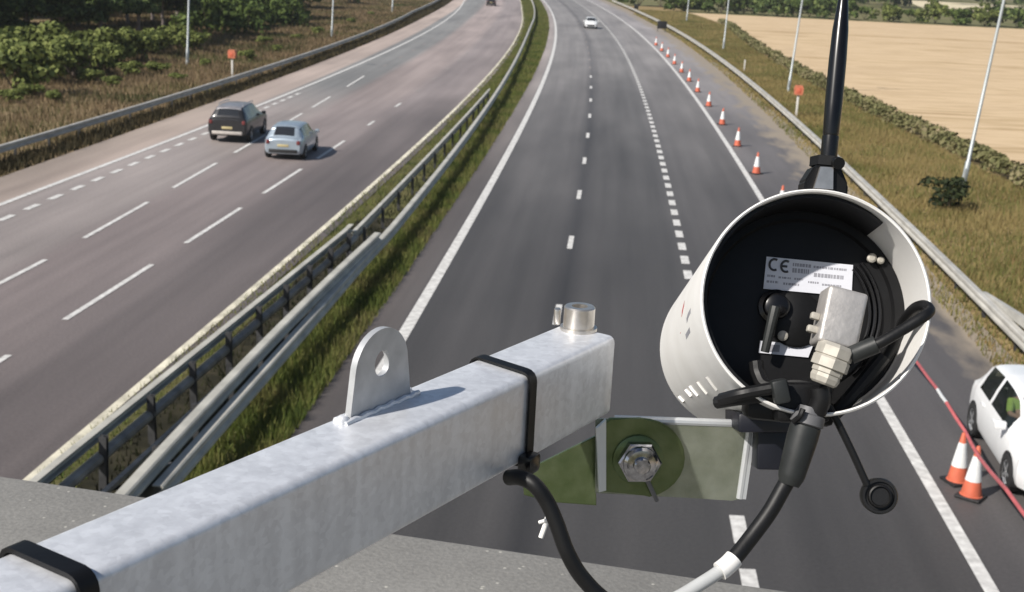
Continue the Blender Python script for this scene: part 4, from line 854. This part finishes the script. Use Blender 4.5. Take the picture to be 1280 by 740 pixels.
# bright clip hanging below the gusset
cl = thing('wire_clip', 'small bright wire clip dangling below the bracket', 'clip', tuple(K(684, 650, .755)))
bm = bmesh.new(); 
tube(bm, spline([K(686, 638, .757), K(683, 652, .755), K(676, 672, .755)], 5), .0016, 8); tube(bm, spline([K(674, 653, .755), K(683, 650, .753), K(690, 645, .752)], 5), .0011, 8); tube(bm, [K(688, 625, .765), K(686, 640, .757)], .0009, 6)
local(link_mesh('wire', bm, M['wsleeve'], cl), cl)

# ------------------------------------------------------------------ the camera housing
C0 = K(1019.5, 376.5, .70); C1 = K(927, 437, .985); AX = (C1 - C0).normalized()
RAD = .0632; LEN = (C1 - C0).length
UX = AX.cross(ZV).normalized(); UY = UX.cross(AX).normalized()      # right and up seen from behind
hs = thing('roadside_camera', 'white tubular traffic camera with open back and whip antenna', 'camera', tuple(C0))
def addp(name, bm, m, par=None, smooth=35):
    return local(link_mesh(name, bm, m, par or hs, smooth), hs)
# housing: open tube with turned lip, vent ribs
bm = bmesh.new(); th = .0017
lathe(bm, [(0, RAD - th), (-.0008, RAD - th * .5), (0, RAD), (.004, RAD + .0004), (LEN, RAD), (LEN, RAD - th), (.05, RAD - th)], C0, AX, 96, UY, close=False)
# inner wall
lathe(bm, [(0, RAD - th), (.052, RAD - th)], C0, AX, 96, UY, close=False)
housing = addp('housing', bm, M['white'])
def onwall(px, py):      # angle round the tube and distance along it of a sight line that meets the outer wall
    o = Vector((0, 0, H)); v = ray(px, py).normalized(); a = (o - C0); vo = v - AX * v.dot(AX); ao = a - AX * a.dot(AX)
    A_ = vo.dot(vo); B_ = 2 * vo.dot(ao); C_ = ao.dot(ao) - RAD ** 2; D_ = B_ * B_ - 4 * A_ * C_
    t = (-B_ - math.sqrt(max(0, D_))) / (2 * A_); p = o + v * t - C0; s = p.dot(AX); q = p - AX * s
    return math.atan2(q.dot(UY), q.dot(UX)), s
def wallpt(a, s, e): return C0 + AX * s + (UX * math.cos(a) + UY * math.sin(a)) * (RAD + e)
def wall_stripe(bm, pts, w, e):
    P = [onwall(*p) for p in pts]; P2 = []
    for (a, b) in zip(P, P[1:]):
        for k_ in range(6): P2.append((a[0] + (b[0] - a[0]) * k_ / 6, a[1] + (b[1] - a[1]) * k_ / 6))
    P2.append(P[-1]); prev = None
    for i, (a, s) in enumerate(P2):
        i0, i1 = max(0, i - 1), min(len(P2) - 1, i + 1); da = (P2[i1][0] - P2[i0][0]) * RAD; ds = P2[i1][1] - P2[i0][1]; l_ = math.hypot(da, ds) or 1
        na, ns = -ds / l_, da / l_
        row = [bm.verts.new(wallpt(a + na * k_ * w / 2 / RAD, s + ns * k_ * w / 2, ee)) for k_, ee in ((-1, -.0003), (-1, e), (1, e), (1, -.0003))]
        if prev:
            for q in range(3): bm.faces.new((prev[q], prev[q + 1], row[q + 1], row[q]))
        prev = row
bm = bmesh.new(); wall_stripe(bm, [(856, 379), (852.5, 395), (851, 416)], .0042, .0004); addp('red_mark', bm, M['red'], housing)
bm = bmesh.new(); wall_stripe(bm, [(864, 388), (861, 394), (859, 401)], .003, .0004); wall_stripe(bm, [(863, 412), (858, 421)], .003, .0004); addp('grey_mark', bm, M['inkg'], housing)
bm = bmesh.new()
for q in [((850, 496), (856, 502)), ((858, 487), (865, 495)), ((863, 482), (873, 494)), ((873, 477), (884, 491)), ((885, 471), (896, 486))]: wall_stripe(bm, q, .0024, .0016)
addp('vent_rib', bm, M['white'], housing)
# inside: back plate with steps
PD = .049; PC = C0 + AX * PD; ri = RAD - th
def PL(px, py, e=.0): return Hit(px, py, PC - AX * e, AX)
bm = bmesh.new(); lathe(bm, [(PD - .002, ri - .0006), (PD - .002, ri - .006), (PD, ri - .0075), (PD, 0)], C0, AX, 72, UY, close=False)
plate = addp('back_plate', bm, M['black'])
# curved black sheet covering the left and upper inside wall
bm = bmesh.new(); prev = None
for a in np.linspace(R_(52), R_(268), 50):
    rad = UX * math.cos(a) + UY * math.sin(a); z0 = .004 + .006 * (1 + math.sin(3 * a)) * .5
    if a > R_(120): z0 = .0035
    row = [bm.verts.new(C0 + AX * z_ + rad * (ri - e)) for z_, e in ((z0, .0005), (z0, .0022), (PD - .006, .0022))]
    if prev:
        for q in range(2): bm.faces.new((prev[q], prev[q + 1], row[q + 1], row[q]))
    prev = row
addp('liner', bm, M['black'], plate)
# ridged arc on the right of the plate
bm = bmesh.new()
for e, r_ in ((.0015, .047), (.002, .044), (.0015, .041)):
    tube(bm, [PC - AX * e + (UX * math.cos(a) + UY * math.sin(a)) * r_ for a in np.linspace(R_(-48), R_(42), 24)], .0012, 8)
addp('ridge', bm, M['blackg'], plate)
def quad_prism(bm, pxs, e0, t):
    w = [PL(x, y, e0) for x, y in pxs]; f = [bm.verts.new(q - AX * t) for q in w]; b = [bm.verts.new(q) for q in w]
    bm.faces.new(f); bm.faces.new(b[::-1]); n = len(w)
    for i in range(n): bm.faces.new((f[i], b[i], b[(i + 1) % n], f[(i + 1) % n]))
# rating label
LQ = [(958, 321), (1066, 331.5), (1064, 371), (954, 361)]
bm = bmesh.new(); quad_prism(bm, LQ, .0006, .0008); lab = addp('rating_label', bm, M['label'], plate)
def lpt(u, v): a, b, c, d_ = [Vector((*q, 0)) for q in LQ]; t_ = a.lerp(b, u); bo = d_.lerp(c, u); q = t_.lerp(bo, v); return (q.x, q.y)
def glyph_arc(bm, u0, v0, ru, rv, bar):
    pts = [PL(*lpt(u0 + ru * math.cos(a), v0 + rv * math.sin(a)), .0017) for a in np.linspace(R_(60), R_(300), 18)]
    tube(bm, pts, .0007, 6)
    if bar: tube(bm, [PL(*lpt(u0 - ru, v0), .0017), PL(*lpt(u0 + ru * .25, v0), .0017)], .0007, 6)
bm = bmesh.new(); glyph_arc(bm, .10, .22, .055, .17, False); glyph_arc(bm, .235, .24, .055, .17, True); addp('ce_mark', bm, M['ink'], lab)
bm = bmesh.new()
for (v, u0, u1, hgt) in ((.16, .31, .52, .05), (.17, .55, .93, .035), (.34, .31, .50, .07), (.42, .56, .9, .06), (.58, .03, .12, .035), (.6, .16, .3, .03), (.6, .34, .44, .03), (.76, .03, .16, .035), (.78, .22, .4, .035), (.66, .5, .62, .03), (.70, .66, .88, .03)):
    u = u0
    while u < u1:
        du = random.uniform(.012, .035); quad_prism(bm, [lpt(u, v - hgt), lpt(min(u1, u + du), v - hgt), lpt(min(u1, u + du), v + hgt), lpt(u, v + hgt)], .0013, .0002); u += du + random.uniform(.004, .012)
addp('small_print', bm, M['inkg'], lab)
bm = bmesh.new(); quad_prism(bm, [(950, 426), (1016, 432), (1010, 447), (948, 441)], .0006, .0008); sl_ = addp('serial_label', bm, M['label'], plate)
bm = bmesh.new(); quad_prism(bm, [(957, 430), (975, 431.5), (974, 440), (956, 439)], .0015, .0002)
for i in range(5): quad_prism(bm, [(984 + i * 5, 433.5), (987.5 + i * 5, 434), (987 + i * 5, 435.5), (983.5 + i * 5, 435)], .0015, .0002)
addp('small_print', bm, M['inkg'], sl_)
# latch knob and lever
kp = PL(969, 384, 0); bm = bmesh.new(); lathe(bm, [(0, .0105), (.003, .0103), (.004, .008), (.007, .0075), (.008, .006), (.008, 0)], kp, -AX, 28, close=False); kn = addp('knob', bm, M['blackg'], plate)
bm = bmesh.new(); tube(bm, [PL(969, 384, .0125), PL(964, 405, .013), PL(956, 440, .010)], [.0034, .003, .0026], 10); addp('lever', bm, M['rubberg'], kn)
kp = PL(994, 400, 0); bm = bmesh.new(); lathe(bm, [(0, .0165), (.003, .0165), (.004, .015), (.004, 0)], kp, -AX, 36, close=False); addp('cover_disc', bm, M['black'], plate)
for (x, y, r_) in ((978, 420, .003), (1089, 323, .0028), (1100, 326, .0022), (1028, 254, .004), (963, 497, .0025)):
    kp = PL(x, y, .003); bm = bmesh.new(); lathe(bm, [(0, r_), (.0022, r_), (.003, r_ * .6), (.003, 0)], kp, -AX, 14, close=False); addp('screw', bm, M['nickel'] if r_ < .0035 else M['blackg'], plate)
# grey plug standing out from the plate, with its threaded gland
def KP(x, y, dep): return K(x, y, dep)
top_, bot_ = K(1061, 362, .690), K(1046, 433, .684); yy = (bot_ - top_).normalized(); zz = (-CF - yy * (-CF).dot(yy)).normalized(); xx = yy.cross(zz); hl = (bot_ - top_).length
plug = bpy.data.objects.new('plug', None); COL.objects.link(plug); plug.parent = hs
bm = bmesh.new(); box(bm, Vector((0, hl / 2, -.008)), (.0222, hl, .020), frame(xx, yy, zz, top_), .0022, 3); addp('shell', bm, M['greyplastic'], plug, 40)
bm = bmesh.new(); box(bm, Vector((.0135, hl * .55, -.006)), (.005, .004, .004), frame(xx, yy, zz, top_), .001); box(bm, Vector((.0135, hl * .78, -.006)), (.006, .004, .004), frame(xx, yy, zz, top_), .001); addp('terminal', bm, M['nickel'], plug)
gd = (K(1029, 478, .684) - bot_); gl = gd.length
bm = bmesh.new(); lathe(bm, [(-.001, .0085), (.001, .0102), (.006, .0102), (.0065, .0094), (.0075, .0102), (.0125, .0102), (.013, .008), (.0135, .0085), (.0155, .0085), (.016, .0078), (.018, .0082), (gl, .0074), (gl + .001, .006), (gl + .001, 0)], bot_, gd, 8, close=False); addp('gland', bm, M['nickel'], plug, 25)
# short patch cable leaving the plug on the right, looping over the rim
bm = bmesh.new(); pts = spline([K(1040, 452, .693), K(1066, 442, .684), K(1097, 430, .678), K(1130, 411, .678), K(1154, 396, .679), K(1162, 388, .684), K(1155, 382, .690), K(1143, 386, .698), K(1130, 402, .712), K(1118, 430, .722), K(1100, 462, .725)], 8)
tube(bm, pts, .0031, 12); addp('patch_cable', bm, M['rubber'], plate)
bm = bmesh.new(); tube(bm, spline([K(1064, 444, .683), K(1080, 437, .680), K(1096, 430.5, .678)], 6), .0049, 12); addp('cable_boot', bm, M['rubberg'], plate)
bm = bmesh.new()
for P_ in ([(1105, 445, .715), (1085, 470, .715), (1060, 500, .71), (1040, 520, .71)], [(1090, 425, .722), (1060, 460, .72), (1035, 480, .712), (1028, 510, .708)], [(945, 452, .72), (948, 468, .718), (960, 484, .712), (1000, 482, .704), (1030, 492, .70)]):
    tube(bm, spline([K(*q) for q in P_], 6), .0042, 10)
addp('wiring', bm, M['rubber'], plate)
# lower clutter: black wires over the rim, small box, mount block
bm = bmesh.new()
for P_ in ([(902, 499, .705), (925, 493, .694), (950, 488, .692), (985, 482, .69)], [(896, 503, .71), (922, 499, .70), (948, 496, .698), (968, 496, .698)]):
    tube(bm, spline([K(*q) for q in P_], 6), .0036, 10)
addp('wiring', bm, M['rubber'], plate)
bm = bmesh.new(); c_ = K(975, 489, .688); box(bm, Vector((0, 0, 0)), (.0085, .013, .009), Matrix.Translation(c_) @ m3.to_4x4() @ Matrix.Rotation(.22, 4, 'Z'), .0015); addp('relay', bm, M['rubberg'], plate)
bm = bmesh.new(); c_ = K(1000, 502, .705); box(bm, Vector((0, 0, 0)), (.030, .022, .02), Matrix.Translation(c_) @ m3.to_4x4(), .003); box(bm, Vector((0, 0, 0)), (.05, .014, .02), Matrix.Translation(K(985, 512, .715)) @ m3.to_4x4() @ Matrix.Rotation(-.1, 4, 'Z'), .004); addp('cable_clamp', bm, M['black'], plate)
bm = bmesh.new(); c_ = K(963, 550, .80); box(bm, Vector((0, 0, 0)), (.022, .034, .03), Matrix.Translation(c_) @ m3.to_4x4() @ Matrix.Rotation(-.02, 4, 'Z'), .0015); box(bm, Vector((0, 0, 0)), (.036, .012, .05), Matrix.Translation(K(950, 524, .80)) @ m3.to_4x4(), .002); addp('mount_block', bm, M['navy'])
# antenna
an = bpy.data.objects.new('antenna', None); COL.objects.link(an); an.parent = hs
AB = K(1036, 196, .735); AT = K(1056, -22, .742); ad = AT - AB; al = ad.length
def r_at(px): return px / 2 * .737 / FPX
bm = bmesh.new(); lathe(bm, [(.012, r_at(18)), (.0135, r_at(20)), (al * .3, r_at(22)), (al * .55, r_at(22)), (al * .72, r_at(20)), (al * .85, r_at(15)), (al * .95, r_at(10)), (al, r_at(4)), (al, 0)], AB, ad, 24, close=False); addp('whip', bm, M['blackg'], an)
bm = bmesh.new(); lathe(bm, [(-.004, r_at(17)), (.0, r_at(21)), (.012, r_at(21)), (.0122, r_at(17))], AB, ad, 24); addp('collar', bm, M['blackg'], an)
bm = bmesh.new(); lathe(bm, [(0, r_at(38)), (.0055, r_at(38)), (.006, r_at(30))], K(1031, 209, .733), ad, 6); lathe(bm, [(0, .0035), (.004, .0035)], K(1046, 203, .722), Vector((0.1, -1, 0)), 12); addp('hinge_nut', bm, M['black'], an)
bm = bmesh.new(); b_ = K(1028, 240, .733); t_ = K(1030, 209, .733); yy2 = (t_ - b_).normalized(); hl2 = (t_ - b_).length; zz2 = (-CF - yy2 * (-CF).dot(yy2)).normalized(); xx2 = yy2.cross(zz2)
w1, w2 = 54 / 2 * .733 / FPX, 32 / 2 * .733 / FPX
prism(bm, [(-w1, -.002), (w1, -.002), (w1, hl2 * .3), (w2, hl2), (-w2, hl2), (-w1, hl2 * .35)], frame(xx2, yy2, zz2, b_), .018); bmesh.ops.bevel(bm, geom=bm.edges[:], offset=.0012, segments=2, affect='EDGES'); addp('base', bm, M['black'], an, 25)
bm = bmesh.new(); prism(bm, [(-w1 * .62, hl2 * .05), (w1 * .25, hl2 * .05), (w1 * .2, hl2 * .92), (-w1 * .38, hl2 * .92)], frame(xx2, yy2, zz2, b_ + zz2 * .0105), .003); addp('clamp_plate', bm, M['screw'], an)

# hanging cable with its connector
cb = thing('cable', 'black cable looping from the arm tie up to the plug under the camera', 'cable', tuple(K(690, 640, .72)))
def addc(name, bm, m): return local(link_mesh(name, bm, m, cb), cb)
cpts = [K(636, 597, .672), K(650, 597, .665), K(668, 606, .66), K(684, 628, .66), (K(696, 655, .66)), K(709, 690, .66), K(728, 722, .662), K(760, 752, .665), K(800, 762, .668), K(840, 750, .672), K(872, 732, .676), K(897, 716, .68), K(915, 701, .683), K(940, 670, .688), K(962, 640, .69), K(978, 612, .692), K(988, 595, .693)]
sp_ = spline(cpts, 8); bm = bmesh.new(); tube(bm, sp_[:72], .0042, 14); tube(bm, sp_[96:], .0045, 14); addc('outer_sheath', bm, M['rubber'])
bm = bmesh.new(); tube(bm, sp_[70:92], .0036, 14); addc('grey_sleeve', bm, M['sleeve'])
bm = bmesh.new(); tube(bm, sp_[89:98], .0052, 14); addc('marker_sleeve', bm, M['wsleeve'])
e0, e1 = K(986, 606, .692), K(1013, 512, .694); ed_ = e1 - e0; el = ed_.length
bm = bmesh.new(); lathe(bm, [(0, .0056), (.004, .0070), (.006, .0074), (el * .62, .0086), (el * .78, .0085), (el * .80, .0072), (el * .82, .0072)], e0, ed_, 24); addc('connector', bm, M['rubberg'])
bm = bmesh.new(); lathe(bm, [(el * .79, .0080), (el * .81, .0093), (el * .93, .0091), (el * .95, .0076), (el * 1.03, .0066)], e0, ed_, 20); addc('coupling_nut', bm, M['darksteel'])
bm = bmesh.new(); tube(bm, spline([K(1024, 485, .69), K(1026, 500, .69), K(1020, 515, .692)], 6), .0055, 12); tube(bm, spline([K(992, 527, .688), K(1000, 520, .684), K(1004, 511, .684)], 5), .0016, 8); addc('tail', bm, M['rubber'])
# tethered dust cap
dc = thing('dust_cap', 'black rubber dust cap hanging on its tether right of the connector', 'cap', tuple(K(1097, 619, .70)))
bm = bmesh.new(); tube(bm, spline([K(1030, 500, .70), K(1043, 520, .70), K(1063, 560, .70), K(1084, 606, .70)], 6), .0021, 10); local(link_mesh('tether', bm, M['rubber'], dc), dc)
cc = K(1099, 620, .70); axd = (-CF + CR * -.12 + CD * -.1).normalized()
bm = bmesh.new(); lathe(bm, [(-.008, .0085), (-.006, .0098), (.001, .0100), (.0025, .0092), (.0025, .0080), (.0010, .0078), (.0010, .0066), (.004, .0062), (.0045, .0054), (.003, .0048), (.003, 0)], cc, axd, 32, close=False); local(link_mesh('cap', bm, M['rubber'], dc), dc)
for o in list(bpy.data.objects):
    if o.get('label') == 'x': bpy.data.objects.remove(o)

hz = bpy.data.materials.new('haze_air'); hz.use_nodes = True; hn = hz.node_tree; hn.nodes.clear()
ho = hn.nodes.new('ShaderNodeOutputMaterial'); pv = hn.nodes.new('ShaderNodeVolumePrincipled'); pv.inputs['Color'].default_value = (.92, .94, .96, 1); pv.inputs['Density'].default_value = .00022; pv.inputs['Anisotropy'].default_value = .2
hn.links.new(pv.outputs[0], ho.inputs['Volume'])
bm = bmesh.new(); box(bm, Vector((0, 1500, 8.5)), (5400, 5600, 19.2)); tag(link_mesh('haze', bm, hz, None, 0), 'thin summer haze over the motorway', kind='stuff')
